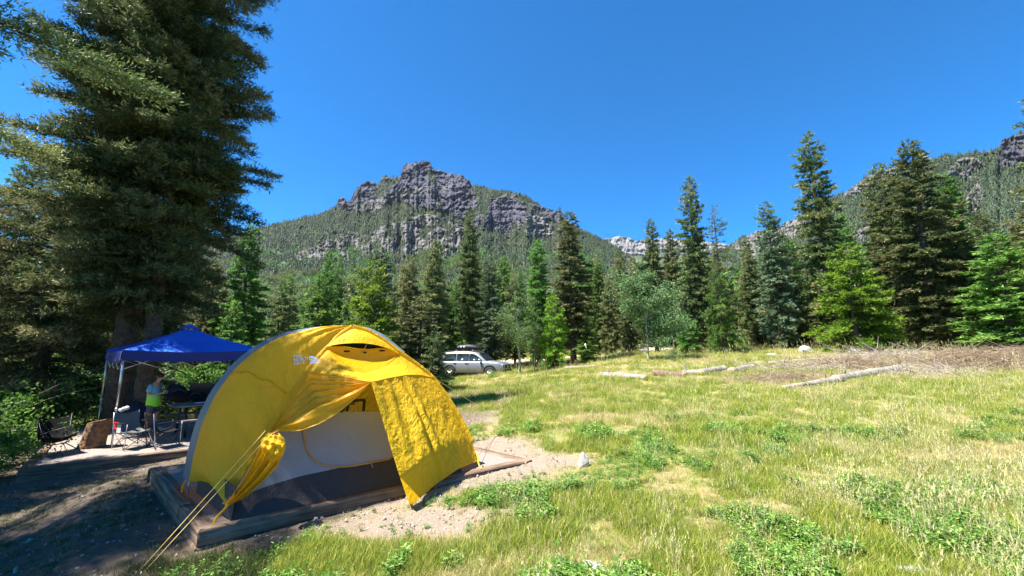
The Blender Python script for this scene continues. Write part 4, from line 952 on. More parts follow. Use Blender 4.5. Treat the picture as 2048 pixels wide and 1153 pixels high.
for A_, B_ in (((702, 826), (706, 806)), ((706, 806), (738, 803)), ((738, 803), (736, 826))):
    m = MB(); m.tube(np.array([pw(*A_) + bk * .2, pw(*B_) + bk * .2]) - tent_o, .02, 6); m.build('window_frame', M['black'], tent)
# printed mark on the side panel
def text_on(body, c, ex, ey, size, matk, parent, name='printed_mark'):
    cu = bpy.data.curves.new(name, 'FONT'); cu.body = body; cu.size = size; cu.extrude = .0008; cu.align_x = 'LEFT'; cu.space_line = .8
    o = bpy.data.objects.new(name, cu); col.objects.link(o); bpy.context.view_layer.update()
    me = bpy.data.meshes.new_from_object(o.evaluated_get(bpy.context.evaluated_depsgraph_get())); bpy.data.objects.remove(o)
    me.materials.clear(); me.materials.append(M[matk]); V = np.zeros(len(me.vertices) * 3); me.vertices.foreach_get('co', V); V = V.reshape(-1, 3)
    ez = np.cross(ex, ey); V = c + V[:, :1] * ex + V[:, 1:2] * ey + V[:, 2:] * ez; me.vertices.foreach_set('co', V.ravel()); me.update()
    return link(name, me, parent)
G = bulge(sp, .16); k_ = np.argmin(np.abs(G - 0).sum(2) * 0 + np.array([[np.hypot(*(np.array([1024 + FPX * (g[0] / (g[1] * math.cos(PITCH) + (g[2] - EYE) * math.sin(PITCH))), 576.5 - FPX * (((g[2] - EYE) * math.cos(PITCH) - g[1] * math.sin(PITCH)) / (g[1] * math.cos(PITCH) + (g[2] - EYE) * math.sin(PITCH)))]) - np.array([585, 728]))) for g in row] for row in G]))
ki, kj = np.unravel_index(k_, G.shape[:2]); nn = toward(G)[ki, kj]; ex = unit(np.cross(nn * -1, np.cross(nn, unit(ray(620, 712) - ray(585, 728))))) ; ex = unit(np.cross(np.cross(nn, ray(622, 716) - ray(585, 728)), nn)); ey = np.cross(nn, ex)
c0 = G[ki, kj] + nn * .03 - tent_o
text_on('THE\nNORTH\nFACE', c0 + ey * .055, ex, ey, .055, 'logo', tent)
m = MB()
for r0, r1 in ((.085, .112), (.05, .075), (.012, .04)):
    a = np.linspace(0, np.pi / 2, 12); c_ = c0 + ex * .185 - ey * .055
    Gq = np.array([[c_ + ex * (r * math.cos(t)) + ey * (r * math.sin(t)) for t in a] for r in (r0, r1)]); m.grid(Gq)
m.build('printed_mark', M['logo'], tent)
# guylines
def guyline(A_, B_, label, r=.0035, sag=.0):
    t = thing('guyline', label, 'guyline', B_, 0, 'guylines of the yellow tent'); q = np.linspace(0, 1, 12)[:, None]; P_ = A_ * (1 - q) + B_ * q; P_[:, 2] -= np.sin(q[:, 0] * np.pi) * sag
    m = MB(); m.tube(P_ - B_, r, 5); m.build('cord', M['rope'], t)
    m = MB(); m.tube(np.array([[0, 0, .03], [.01, -.02, -.12]]), .006, 5); m.build('stake', M['steel'], t); return t
gs1 = onground(272, 1150)
guyline(aty(531, 862, 4.36), gs1, 'upper one of two taut yellow guylines from the gathered door to the lower left ground', .003)
guyline(aty(538, 872, 4.36), gs1 + np.array([.05, -.01, 0]), 'lower one of two taut yellow guylines from the gathered door to the lower left ground', .003)
guyline(pa(862, 752), onground(1018, 848), 'thin guyline from the right shoulder of the tent out to the meadow', .0035, .02)
guyline(pa(914, 820), onground(992, 872), 'short thin guyline low on the right side of the tent', .0035, .02)

# ------------------------------------------------------------------ blue canopy
FLf = atz(219, 893, KZ); dep = 3.0
etop = aty(257, 700, FLf[1])[2]; eva = aty(257, 735, FLf[1])[2]
ex = unit([.64, .77, 0]); ang = math.atan2(ex[1], ex[0]); ey = np.array([-ex[1], ex[0], 0]); BS = 2.95
c3 = lambda a, b, z: np.array([FLf[0], FLf[1], 0]) + ex * a * BS + ey * b * BS + np.array([0, 0, z])
can = thing('pop_up_canopy', 'blue pop up canopy on a silver frame standing on the left camp pad', 'canopy', (FLf[0], FLf[1], KZ)); co = np.array([FLf[0], FLf[1], KZ])
PKz = etop + .62; CT = c3(.5, .5, PKz)
cor = [c3(0, 0, etop), c3(1, 0, etop), c3(1, 1, etop), c3(0, 1, etop)]
for i in range(4):
    a, b = cor[i], cor[(i + 1) % 4]; n = 24; m_ = 16
    q = np.linspace(0, 1, n)[None, :, None]; v = np.linspace(0, .90, m_)[:, None, None]
    E_ = a * (1 - q) + b * q; G = E_ * (1 - v) + CT * v; sag = -(np.sin(q * np.pi) * (1 - v) ** 1.2 * .07)[..., 0]; G[..., 2] += sag - .05 * (np.sin(v * np.pi))[..., 0]
    mb = MB(); mb.grid(G - co); mb.build('roof_panel', M['blue'], can, smooth=True)
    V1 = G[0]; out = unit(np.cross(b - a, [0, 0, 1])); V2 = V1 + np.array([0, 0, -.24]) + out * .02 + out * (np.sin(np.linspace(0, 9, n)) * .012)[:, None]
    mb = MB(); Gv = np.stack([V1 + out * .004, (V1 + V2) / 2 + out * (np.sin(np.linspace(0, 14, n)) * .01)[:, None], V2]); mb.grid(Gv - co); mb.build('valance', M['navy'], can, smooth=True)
    mb = MB(); G2 = G[:9] - np.array([0, 0, .02]); mb.grid(G2 - co); mb.build('roof_lining', M['canopy_lining'], can)
    # truss bars below the valance
    z1, z2 = etop - .16, etop - .46; k = 4
    for j in range(k):
        f0, f1 = j / k, (j + 1) / k; inn = -out * .05
        for za, zb in ((z1, z2), (z2, z1)):
            mb = MB(); mb.tube(np.array([a * (1 - f0) + b * f0 + inn + [0, 0, za - etop], a * (1 - f1) + b * f1 + inn + [0, 0, zb - etop]]) - co + (.012 if za > zb else 0) * out, .011, 4); mb.build('truss_bar', M['steel'], can)
cap = MB()
for i in range(4):
    a, b = cor[i], cor[(i + 1) % 4]; a2 = a * .14 + CT * .86; b2 = b * .14 + CT * .86; q = np.linspace(0, 1, 8)[None, :, None]; v = np.linspace(0, 1, 5)[:, None, None]
    G = (a2 * (1 - q) + b2 * q) * (1 - v) + (CT + [0, 0, .1]) * v; G[..., 2] += .035 * (1 - v[..., 0]) ** .5 + .03 * np.sin(q[..., 0] * np.pi) * (1 - v[..., 0]); cap.grid(G - co)
cap.build('vent_cap', M['blue'], can, smooth=True)
for i, (a, b) in enumerate(((0, 0), (1, 0), (1, 1), (0, 1))):
    a_, b_ = .012 + a * .976, .012 + b * .976; p0 = c3(a_, b_, KZ); p1 = c3(a_, b_, etop - .04); pm = p0 * .62 + p1 * .38
    lg = MB(); lg.box((pm + p1) / 2 - co, (.035, .035, (p1 - pm)[2])); o = lg.build('leg', M['steel'], can)
    lg = MB(); lg.box((pm + p0) / 2 - co, (.026, .026, (pm - p0)[2] + .1)); lg.box(p0 - co + [0, 0, .01], (.07, .07, .015)); lg.box(pm - co, (.05, .05, .06)); lg.build('leg_foot', M['steel'], can)
lv = MB(); G = np.array([[c3(-.012, 0, etop - .04) * (1 - t) + c3(-.012, .34, etop - .03) * t + np.array([0, 0, -z * .2]) - ex * .02 * math.sin(z * 3 + t * 12) for t in np.linspace(0, 1, 12)] for z in np.linspace(0, 1, 5)])

# ------------------------------------------------------------------ stump, chairs, table, bags
M['stumpside'] = simple('warm rough stump bark', (.26, .13, .06), .95, var=.6, scale=14, bmp=1.2, c2=(.07, .04, .025), bd=.03)
M['cutwood'] = simple('pale cut wood', (.62, .40, .22), .85, var=.4, scale=10, bmp=.3)
st = atz(182, 893, KZ); S0 = thing('tree_stump', 'leaning chopped orange brown tree stump beside the low black chair', 'stump', st)
ring = np.linspace(0, 2 * np.pi, 28, endpoint=False); lv_ = np.linspace(0, 1, 12); G = []
for z in lv_:
    rad = .80 * (.27 + .07 * (1 - z) ** 3 + .03 * z ** 2) * (1 + .16 * (vn(ring * 2.2 + 5, ring * 0 + z * 1.2, 4) - .5) + .16 * (vn(ring * 7, ring * 0 + z * 1.5, 5) - .5)); hh = .56
    G.append(np.stack([np.cos(ring) * rad * .95 + z * .16, np.sin(ring) * rad * .8, z * hh + 0 * ring + z * .05 * np.cos(ring)], 1))
G = np.array(G); G = np.concatenate([G, G[:, :1]], 1); mb = MB(); mb.grid(G); mb.build('bark', M['stumpside'], S0, smooth=False)
mb = MB(); topc = G[-1][:-1]; cc_ = topc.mean(0) + [0, 0, .01]; V = np.vstack([topc * [1, 1, 1], [cc_]]); mb.add(V, None, [[i, (i + 1) % 28, 28] for i in range(28)]); mb.build('cut_face', M['cutwood'], S0)
def tubes(name, segs, r, matk, parent):
    m = MB()
    for s in segs: m.tube(np.array(s, float), r, 6)
    return m.build(name, M[matk], parent, smooth=True)
# low lounge chair, seen from behind at the left
ch = thing('camp_chair', 'low black sling camp chair with blue tube legs left of the stump', 'chair', atz(112, 905, KZ), R(-20))
q = np.linspace(0, 1, 14); back_l = np.array([[-.42, .08, .72], [-.30, .05, .55], [-.14, 0, .30], [.05, -.04, .24], [.30, -.10, .33], [.42, -.14, .42]]); 
A_ = resample(back_l + [0, -.27, 0], 14); B_ = resample(back_l + [0, .27, 0], 14); G = lens(A_, B_, 14, 9); vv = np.linspace(0, 1, 9)[:, None]; G[..., 2] -= np.sin(vv * np.pi) * .07
m = MB(); m.grid(G); m.build('sling_seat', M['black'], ch, smooth=True)
tubes('frame', [[[-.42, -.2, .72], [-.1, -.16, .2], [.0, -.1, .16]], [[-.42, .34, .72], [-.1, .2, .2], [0, .1, .16]], [[.42, -.4, .42], [.1, -.18, .2], [0, -.1, .16]], [[.42, .12, .42], [.1, .12, .2], [0, .1, .16]], [[0, -.12, .16], [0, .12, .16]]], .010, 'blackm', ch)
for e in ((-.30, -.26), (.30, -.28), (-.28, .26), (.28, .26)): tubes('leg', [[[e[0] * .2, e[1] * .4, .17], [e[0], e[1], .0]]], .009, 'bluem', ch)
# folding arm chairs
def arm_chair(loc, rz, label, seatm, sc=1.0):
    t = thing('folding_chair', label, 'chair', loc, rz); t.scale = (.86, .86, .86); w, d = .27, .25
    ft = [(-w, -d), (w, -d), (w, d), (-w, d)]
    for i in range(4):
        a = ft[i]; b = ft[(i + 1) % 4]
        tubes('leg_cross', [[[a[0], a[1], .02], [b[0], b[1], .42]], [[b[0], b[1] + .012, .02], [a[0], a[1] + .012, .42]]], .008, 'blackm', t)
    for a in ft: tubes('leg', [[[a[0], a[1], 0], [a[0], a[1] + (.12 if a[1] > 0 else 0), .62 if a[1] < 0 else .88]]], .010, 'steel' if a[0] < 0 else 'blackm', t)
    P_ = np.array([[0, -d, .44], [0, 0, .36], [0, d * .8, .38], [0, d + .04, .55], [0, d + .12, .88]]); A_ = resample(P_ + [-w, 0, 0], 14); B_ = resample(P_ + [w, 0, 0], 14); G = lens(A_, B_, 14, 9); vv = np.linspace(0, 1, 9)[:, None]; G[..., 2] -= np.sin(vv * np.pi) * .05
    m = MB(); m.grid(G); m.build('seat_sling', M[seatm], t, smooth=True)
    for s in (-1, 1): m = MB(); m.box((s * w, 0.02, .625), (.06, .46, .02)); m.build('armrest', M['black'], t)
    return t
c1 = arm_chair(atz(262, 895, KZ), R(70), 'grey folding chair with red side stripe beside the front canopy pole', 'greyf')
m = MB(); G = np.array([[[-.272, y, z] for y in np.linspace(.1, .34, 5)] for z in np.linspace(.48, .66, 4)]); m.grid(G); m.build('side_stripe', M['redf'], c1)
m = MB(); G = np.array([[[-.274, y - .06, z + .0] for y in np.linspace(.05, .22, 5)] for z in np.linspace(.40, .62, 4)]); m.grid(G); m.build('side_stripe', M['whitef'], c1)
arm_chair(atz(326, 893, KZ), R(150), 'black folding chair right of the grey one, in front of the table', 'black')
cl = thing('hanging_cloth', 'white and green cloth draped over the post of the grey folding chair', 'cloth', atz(232, 893, KZ) + [0, 0, .78])
for k, (dx, dz, m_) in enumerate(((0, 0, 'whitef'), (.07, .03, 'whitef'), (.13, .05, 'g_green'))):
    m = MB(); m.blob((dx, 0, dz), (.055, .03, .045), k, .35, 8); m.build('cloth_fold', M[m_] if m_ in M else M['whitef'], cl, smooth=True)
# picnic table with gear
M['tablewood'] = simple('brown grey table planks', (.16, .13, .11), .85, var=.5, scale=6, bmp=.4)
tb0 = atz(432, 862, KZ); tb = thing('picnic_table', 'dark picnic table with a bench carrying bags under the blue canopy', 'table', tb0, ang)
for i in range(5): m = MB(); m.box((0, -.32 + i * .16, .74), (2.0, .15, .04), bev=.006); m.build('table_plank', M['tablewood'], tb)
for s in (-1, 1):
    for i in range(2): m = MB(); m.box((0, s * .68 + (i - .5) * .15, .44), (2.0, .14, .04), bev=.006); m.build('bench_plank', M['tablewood'], tb)
    tubes('leg_frame', [[[s * .75, -.7, .42], [s * .75, .7, .42]], [[s * .75, -.28, .72], [s * .75, -.45, .0]], [[s * .75, .28, .72], [s * .75, .45, 0]]], .03, 'blackm', tb)
def bag(u, v, y, r, label, m_='black', name='duffel_bag', cat='bag', seed=0, z=None):
    P_ = aty(u, v, y); t = thing(name, label, cat, P_ if z is None else (P_[0], P_[1], z)); m = MB(); m.blob((0, 0, 0), r, seed, .16, 20, 1.6); m.build('bag_body', M[m_], t, smooth=True)
    tubes('strap', [[[-r[0] * .5, -r[1] * .6, r[2] * .7], [-.05, -r[1] * .5, r[2] * 1.25], [r[0] * .5, -r[1] * .6, r[2] * .7]]], .012, 'blackm', t); return t
ty = tb0[1]
M['navyf'] = simple('navy fabric', (.012, .018, .06), .8)
bag(362, 822, ty, (.42, .2, .16), 'dark green black duffel bag on the table behind the boy', 'black', seed=1, z=KZ + .76 + .13)
bag(350, 800, ty + .3, (.26, .18, .2), 'navy pack standing behind the duffel on the table', 'navyf', 'backpack', 'bag', 2, z=KZ + .76 + .22)
bag(272, 836, tb0[1] + .7, (.25, .22, .36), 'tall black pack on the ground left of the boy', 'navyf', 'backpack', 'bag', 3, z=KZ + .34)
bag(395, 820, ty, (.28, .2, .12), 'small black bag at the right end of the table', 'black', seed=4, z=KZ + .76 + .1)
sv = thing('camp_stove', 'dark camp stove with raised lid at the right end of the table', 'stove', aty(403, 800, ty + .1) * [1, 1, 0] + [0, 0, KZ + .765], ang)
m = MB(); m.box((0, 0, .06), (.5, .32, .12), bev=.015); m.build('stove_body', M['blackm'], sv)
m = MB(); m.box((0, .2, .30), (.5, .03, .32), [[1, 0, 0], [0, .97, .2], [0, -.2, .97]], bev=.01); m.build('lid', M['blackm'], sv)
for s in (-1, 1): m = MB(); m.tube(np.array([[s * .12, 0, .12], [s * .12, 0, .14]]), .07, 14); m.build('burner', M['steel'], sv)
pl = thing('white_plate', 'small white plate at the near edge of the table', 'plate', aty(397, 824, ty - .35) * [1, 1, 0] + [0, 0, KZ + .765]); m = MB(); m.tube(np.array([[0, 0, 0], [0, 0, .012]]), [.09, .12], 18); m.build('dish', M['logo'], pl, smooth=True)

# ------------------------------------------------------------------ the boy
M['skin'] = simple('skin', (.50, .26, .17), .55, var=.1, bmp=0)
M['hair'] = simple('dark brown hair', (.035, .018, .010), .7, var=.4, scale=60)
M['shorts'] = simple('grey shorts', (.09, .09, .10), .85)
m, n, l, p = mat('blue to lime shirt'); tc = objc(n); sx = n.new('ShaderNodeSeparateXYZ'); l.new(tc, sx.inputs[0]); r = ramp(n, [(.0, (.28, .80, .02)), (.38, (.34, .82, .06)), (.72, (.14, .48, .60)), (1, (.10, .38, .58))])
mr = n.new('ShaderNodeMapRange'); mr.inputs[1].default_value = .62; mr.inputs[2].default_value = 1.2; l.new(sx.outputs[2], mr.inputs[0]); l.new(mr.outputs[0], r.inputs[0]); l.new(r.outputs[0], p.inputs['Base Color']); p.inputs['Roughness'].default_value = .85; M['shirt'] = m
def skin_body(name, verts, edges, mat_, parent, sub=2):
    """verts: list of (co, rx, ry)"""
    me = bpy.data.meshes.new(name); me.from_pydata([v[0] for v in verts], edges, []); o = bpy.data.objects.new(name, me); col.objects.link(o)
    md = o.modifiers.new('s', 'SKIN'); 
    for i, v in enumerate(verts): me.skin_vertices[0].data[i].radius = (v[1], v[2])
    me.skin_vertices[0].data[0].use_root = True; o.modifiers.new('b', 'SUBSURF').levels = sub
    bpy.context.view_layer.update(); m2 = bpy.data.meshes.new_from_object(o.evaluated_get(bpy.context.evaluated_depsgraph_get())); bpy.data.objects.remove(o)
    m2.materials.clear(); m2.materials.append(mat_); m2.polygons.foreach_set('use_smooth', np.ones(len(m2.polygons), bool)); m2.name = name
    return link(name, m2, parent)
bp_ = atz(300, 862, KZ); boy = thing('person', 'boy in blue to lime shirt standing under the canopy, looking at his phone', 'person', bp_, R(8)); boy.scale = (1.0,) * 3
# faces +x, 1.5 m tall
V = [((0, 0, .80), .095, .085), ((.0, 0, .95), .10, .10), ((-.02, 0, 1.10), .115, .10), ((.0, 0, 1.20), .07, .06), ((.035, 0, 1.27), .045, .045), ((.07, 0, 1.33), .055, .055), ((.085, 0, 1.40), .085, .075), ((.075, 0, 1.46), .06, .06),
     ((0, -.07, .74), .07, .07), ((-.01, -.09, .45), .055, .055), ((-.05, -.095, .08), .035, .035), ((.02, -.10, .03), .035, .03), ((.10, -.10, .02), .028, .02),
     ((0, .07, .74), .07, .07), ((.06, .09, .45), .055, .055), ((.02, .095, .08), .035, .035), ((.09, .10, .03), .035, .03), ((.17, .10, .02), .028, .02),
     ((-.02, -.15, 1.17), .05, .05), ((-.03, -.19, .95), .038, .038), ((.20, -.13, .97), .027, .025), ((.25, -.10, .99), .024, .016), 
     ((-.02, .15, 1.17), .05, .05), ((-.0, .19, .95), .038, .038), ((.20, .06, .98), .027, .025), ((.25, .03, .99), .024, .016),
     ((.165, 0, 1.375), .016, .014)]
Ed = [(0, 1), (1, 2), (2, 3), (3, 4), (4, 5), (5, 6), (6, 7), (0, 8), (8, 9), (9, 10), (10, 11), (11, 12), (0, 13), (13, 14), (14, 15), (15, 16), (16, 17), (3, 18), (18, 19), (19, 20), (20, 21), (3, 22), (22, 23), (23, 24), (24, 25), (6, 26)]
for s, hv in ((-1, 21), (1, 25)):   # fingers and thumb curled round the phone
    b = np.array(V[hv][0])
    for f in range(4):
        p1 = b + [.02, s * (.012 - .008 * f), .010 - .012 * f]; p2 = p1 + [.028, -s * .004, .006]; p3 = p2 + [.014, -s * .016, .004]; k = len(V)
        V += [(tuple(p1), .008, .008), (tuple(p2), .0075, .0075), (tuple(p3), .0065, .0065)]; Ed += [(hv, k), (k, k + 1), (k + 1, k + 2)]
    k = len(V); V += [(tuple(b + [.005, -s * .022, .016]), .009, .009), (tuple(b + [.028, -s * .028, .026]), .0075, .0075)]; Ed += [(hv, k), (k, k + 1)]
skin_body('body', V, Ed, M['skin'], boy)
SV = [((-.0, 0, .58), .18, .18), ((0, 0, .76), .172, .175), ((-.01, 0, .95), .160, .140), ((-.03, 0, 1.10), .160, .14), ((-.01, 0, 1.19), .11, .10), ((-.03, -.14, 1.17), .075, .07), ((-.035, -.185, 1.00), .062, .06), ((-.03, .14, 1.17), .075, .07), ((-.02, .185, 1.00), .062, .06), ((.01, 0, 1.235), .06, .06)]
skin_body('shirt', SV, [(0, 1), (1, 2), (2, 3), (3, 4), (4, 9), (3, 5), (5, 6), (3, 7), (7, 8)], M['shirt'], boy)
skin_body('shorts', [((0, 0, .78), .135, .12), ((0, 0, .70), .14, .13), ((0, -.085, .62), .095, .09), ((-.005, -.09, .44), .085, .08), ((0, .085, .62), .095, .09), ((.045, .09, .44), .085, .08)], [(0, 1), (1, 2), (2, 3), (1, 4), (4, 5)], M['shorts'], boy)
m = MB(); m.blob((.065, 0, 1.435), (.105, .088, .085), 3, .10, 20, 3); m.blob((.02, 0, 1.40), (.065, .075, .08), 5, .1, 20, 3); m.build('hair', M['hair'], boy, smooth=True)
for s in (-1, 1):
    m = MB(); m.blob((.145, s * .03, 1.395), (.012, .010, .007), 1, .02, 6); m.build('eye', M['black'], boy, smooth=True)
    m = MB(); m.blob((.075, s * .078, 1.39), (.018, .010, .026), 1, .05, 6); m.build('ear', M['skin'], boy, smooth=True)
    m = MB(); m.blob((.05 if s < 0 else .12, s * .10, .035), (.125, .045, .045), 1, .05, 6, 2, .8); m.build('shoe', M['whitef'], boy, smooth=True)
    m = MB(); m.tube(np.array([[.152, s * .03 + .017 * math.cos(a), 1.395 + .013 * math.sin(a)] for a in np.linspace(0, 6.28, 12)]), .0025, 4); m.build('spectacle_frame', M['blackm'], boy)
m = MB(); m.blob((.150, 0, 1.345), (.010, .020, .005), 1, .02, 6); m.build('mouth', M['redf'], boy, smooth=True)
ph = thing('phone', 'small dark phone held in the hands of the boy', 'phone', np.array(bp_) + [.285, 0, 1.0]); m = MB(); m.box((0, 0, 0), (.02, .13, .07), bev=.004); m.build('phone_body', M['whitef'], ph)

# ------------------------------------------------------------------ silver car with roof box
M['paint'] = simple('silver car paint', (.24, .255, .27), .32, .4, var=.03, bmp=0, spec=.6)
M['glass'] = simple('dark car glass', (.02, .03, .04), .06, 0, var=.1, bmp=0, spec=.8)
M['plastic'] = simple('black trim plastic', (.012, .012, .013), .55, bmp=0, spec=.3)
M['tyre'] = simple('tyre rubber', (.02, .02, .02), .85)
M['lamp'] = simple('headlight lens', (.65, .68, .7), .1, .3, bmp=0)
cx, cy = aty(949, 740, 31)[:2]; car = thing('parked_car', 'silver sport utility car with a black roof box parked behind the tall grass', 'car', (cx, cy, 1.68 - 55 / 800 * 31 - .02), R(-18))
def loft(stations, name, mk, parent, mirror=True, smooth=True):
    """stations: (x, [(y,z)...]) cross-section half outlines bottom to top; mirrored in y"""
    G = []
    for x, pts in stations:
        pts = np.array(pts, float); full = np.vstack([np.stack([np.full(len(pts), x), -pts[:, 0], pts[:, 1]], 1), np.stack([np.full(len(pts), x), pts[::-1, 0], pts[::-1, 1]], 1)]); G.append(full)
    G = np.array(G); m = MB(); m.grid(G)
    for k in (0, -1):
        g = G[k]; n = len(g); m.add(g, [[i, i + 1, n - 2 - i, n - 1 - i] for i in range(n // 2 - 1)])
    return m.build(name, M[mk], parent, smooth=smooth)
def body_sec(zb, zs, w): return [(w * .90, zb), (w * .99, zb + .12), (w, (zb + zs) / 2 + .02), (w * .985, zs - .12), (w * .93, zs - .01), (w * .55, zs + .015), (.0001, zs + .02)]
st_ = [(-2.66, .55, .98, .88), (-2.62, .42, 1.12, .95), (-2.4, .34, 1.16, 1.0), (-1.0, .30, 1.17, 1.01), (.7, .30, 1.17, 1.01), (1.2, .30, 1.17, 1.0), (1.6, .30, 1.16, 1.0), (2.2, .32, 1.11, .97), (2.5, .36, 1.02, .92), (2.64, .46, .86, .84)]
loft([(x, body_sec(a, b, w)) for x, a, b, w in st_], 'body', 'paint', car)
gh = [(-2.50, 1.16, .93), (-2.36, 1.60, .86), (-2.15, 1.84, .78), (-1.0, 1.89, .78), (.2, 1.86, .77), (.55, 1.76, .78), (1.30, 1.17, .90)]
loft([(x, [(.955 if z > 1.2 else w, 1.14), (w + (.955 - w) * .35 if z > 1.2 else w, 1.14 + (z - 1.14) * .6), (w, z - .05 if z > 1.2 else z), (w * .86, z), (.0001, z + .02)]) for x, z, w in gh], 'cabin', 'paint', car)
for s in (-1, 1):
    def side(pts, name, mk, o=.012):
        P_ = []
        for x, z in pts: f = (z - 1.14) / .72; P_.append([x, s * (.955 - .165 * f ** 1.3 + o), z])
        V = np.array(P_); c_ = V.mean(0); mb = MB(); mb.add(np.vstack([V, [c_], V - [0, s * .02, 0]]), [[i, (i + 1) % len(V), len(V) + 1 + (i + 1) % len(V), len(V) + 1 + i] for i in range(len(V))], [[i, (i + 1) % len(V), len(V)] for i in range(len(V))]); return mb.build(name, M[mk], car)
    side([(-.05, 1.22), (-.05, 1.74), (.30, 1.72), (.80, 1.42), (.98, 1.22)], 'side_window', 'glass'); side([(-1.05, 1.22), (-1.05, 1.75), (-.12, 1.75), (-.12, 1.22)], 'side_window', 'glass'); side([(-2.15, 1.24), (-2.02, 1.70), (-1.15, 1.74), (-1.15, 1.22)], 'side_window', 'glass')
    for x in (-1.6, 1.62):
        wh = MB(); a = np.linspace(0, 2 * np.pi, 25); prof = [(.24, -.11), (.38, -.12), (.405, -.08), (.405, .08), (.38, .12), (.24, .11)]
        G = np.array([[[x + r_ * math.cos(t), s * .90 + y_, .405 + r_ * math.sin(t)] for t in a] for r_, y_ in prof]); wh.grid(G); w_ = wh.build('wheel', M['tyre'], car, smooth=True)
        rm = MB(); rm.tube(np.array([[x, s * .92, .405], [x, s * .985, .405]]), .10, 12)
        for k in range(6):
            t = k * math.pi / 3; rm.box((x + .15 * math.cos(t), s * .985, .405 + .15 * math.sin(t)), (.24, .02, .055), [[math.cos(t), 0, math.sin(t)], [0, 1, 0], [-math.sin(t), 0, math.cos(t)]])
        rm.build('rim', M['steel'], w_)
        ar = MB(); tt = np.linspace(-.15, math.pi + .15, 16); P_ = np.array([[x + .47 * math.cos(t), s * 1.005, .42 + .47 * math.sin(t)] for t in tt]); ar.tube(P_, .035, 6); ar.build('wheel_arch', M['plastic'], car, smooth=True)
        hb = MB(); P_ = np.array([[[x + r_ * math.cos(t), s * 1.012, .42 + r_ * math.sin(t)] for t in tt] for r_ in (.40, .46)]); hb.grid(P_); hb.build('wheel_arch', M['plastic'], car)
    mr_ = MB(); mr_.box((.86, s * 1.10, 1.25), (.16, .24, .18), bev=.04); mr_.build('side_mirror', M['paint'], car, smooth=True)
    for x in (-.25, -1.2): hd = MB(); hd.box((x, s * 1.02, 1.02), (.2, .03, .035), bev=.01); hd.build('door_handle', M['plastic'], car)
    for x in (-1.1, -.08, 1.0): hd = MB(); hd.box((x, s * 1.008, .75), (.012, .012, .75)); hd.build('door_gap', M['plastic'], car)
    hl = MB(); hl.box((2.50, s * .72, .90), (.18, .34, .14), bev=.03); hl.build('headlight', M['lamp'], car, smooth=True)
    rl = MB(); rl.box((-2.60, s * .82, 1.0), (.08, .16, .36), bev=.02); rl.build('tail_light', M['redf'], car)
    rr_ = MB(); rr_.tube(np.array([[-2.1, s * .70, 1.88], [-1.9, s * .70, 1.94], [.1, s * .70, 1.92], [.3, s * .70, 1.85]]), .02, 6); rr_.build('roof_rail', M['plastic'], car)
    rb = MB(); rb.box((0, s * .95, .36), (2.5, .18, .06), bev=.02); rb.build('running_board', M['plastic'], car)
ws = MB(); ws.grid(np.array([[[1.20, -.80, 1.255], [1.20, .80, 1.255]], [[.60, -.68, 1.735], [.60, .68, 1.735]]]) + np.array([.035, 0, .02])); ws.build('windscreen', M['glass'], car)
gr = MB(); gr.box((2.61, 0, .80), (.10, 1.1, .26), bev=.02); gr.build('grille', M['plastic'], car); gr = MB(); gr.box((2.66, 0, .48), (.14, 1.7, .22), bev=.05); gr.build('bumper', M['plastic'], car)
gr = MB(); gr.box((2.665, 0, .80), (.02, .22, .09), bev=.01); gr.build('badge', M['lamp'], car)
rx = MB(); rx.box((0, 0, 0), (.01, .01, .01)); 
bxs = [(-1.35, .02, .10), (-1.25, .20, .38), (-.7, .30, .42), (.1, .34, .43), (.65, .26, .40), (.95, .10, .30), (1.02, .02, .12)]
box_t = thing('roof_box', 'black glossy cargo box strapped on the roof rails of the silver car', 'roof box', car.location + Vector((-.45 * math.cos(R(-18)), -.45 * math.sin(R(-18)), 2.02)), R(-18))
loft([(x, [(w * .7, -.02), (w, .05), (w * .97, .05 + h * .6), (w * .7, .05 + h), (.0001, .06 + h)]) for x, h, w in bxs], 'shell', 'plastic', box_t)
for x in (-.8, .55): b_ = MB(); b_.box((x, 0, -.05), (.06, 1.4, .04)); b_.build('crossbar', M['steel'], box_t)
for x in (-.75, -.5, -.25): b_ = MB(); b_.box((x, -.432, .2), (.14, .01, .10)); b_.build('printed_mark', M['logo'], box_t)
c2_ = thing('parked_car', 'pale car half hidden between the trunks left of the gravel road', 'car', (*aty(1182, 700, 52)[:2], 1.68 - 14 / 800 * 52), R(60))
loft([(x, body_sec(a - .05, b - .1, w * .9)) for x, a, b, w in st_], 'body', 'paint', c2_); loft([(x, [(.9, 1.05), (w * .93, 1.05 + (z - 1.14) * .5), (w * .9, max(1.06, z - .3)), (.001, max(1.07, z - .28))]) for x, z, w in gh], 'cabin', 'glass', c2_)

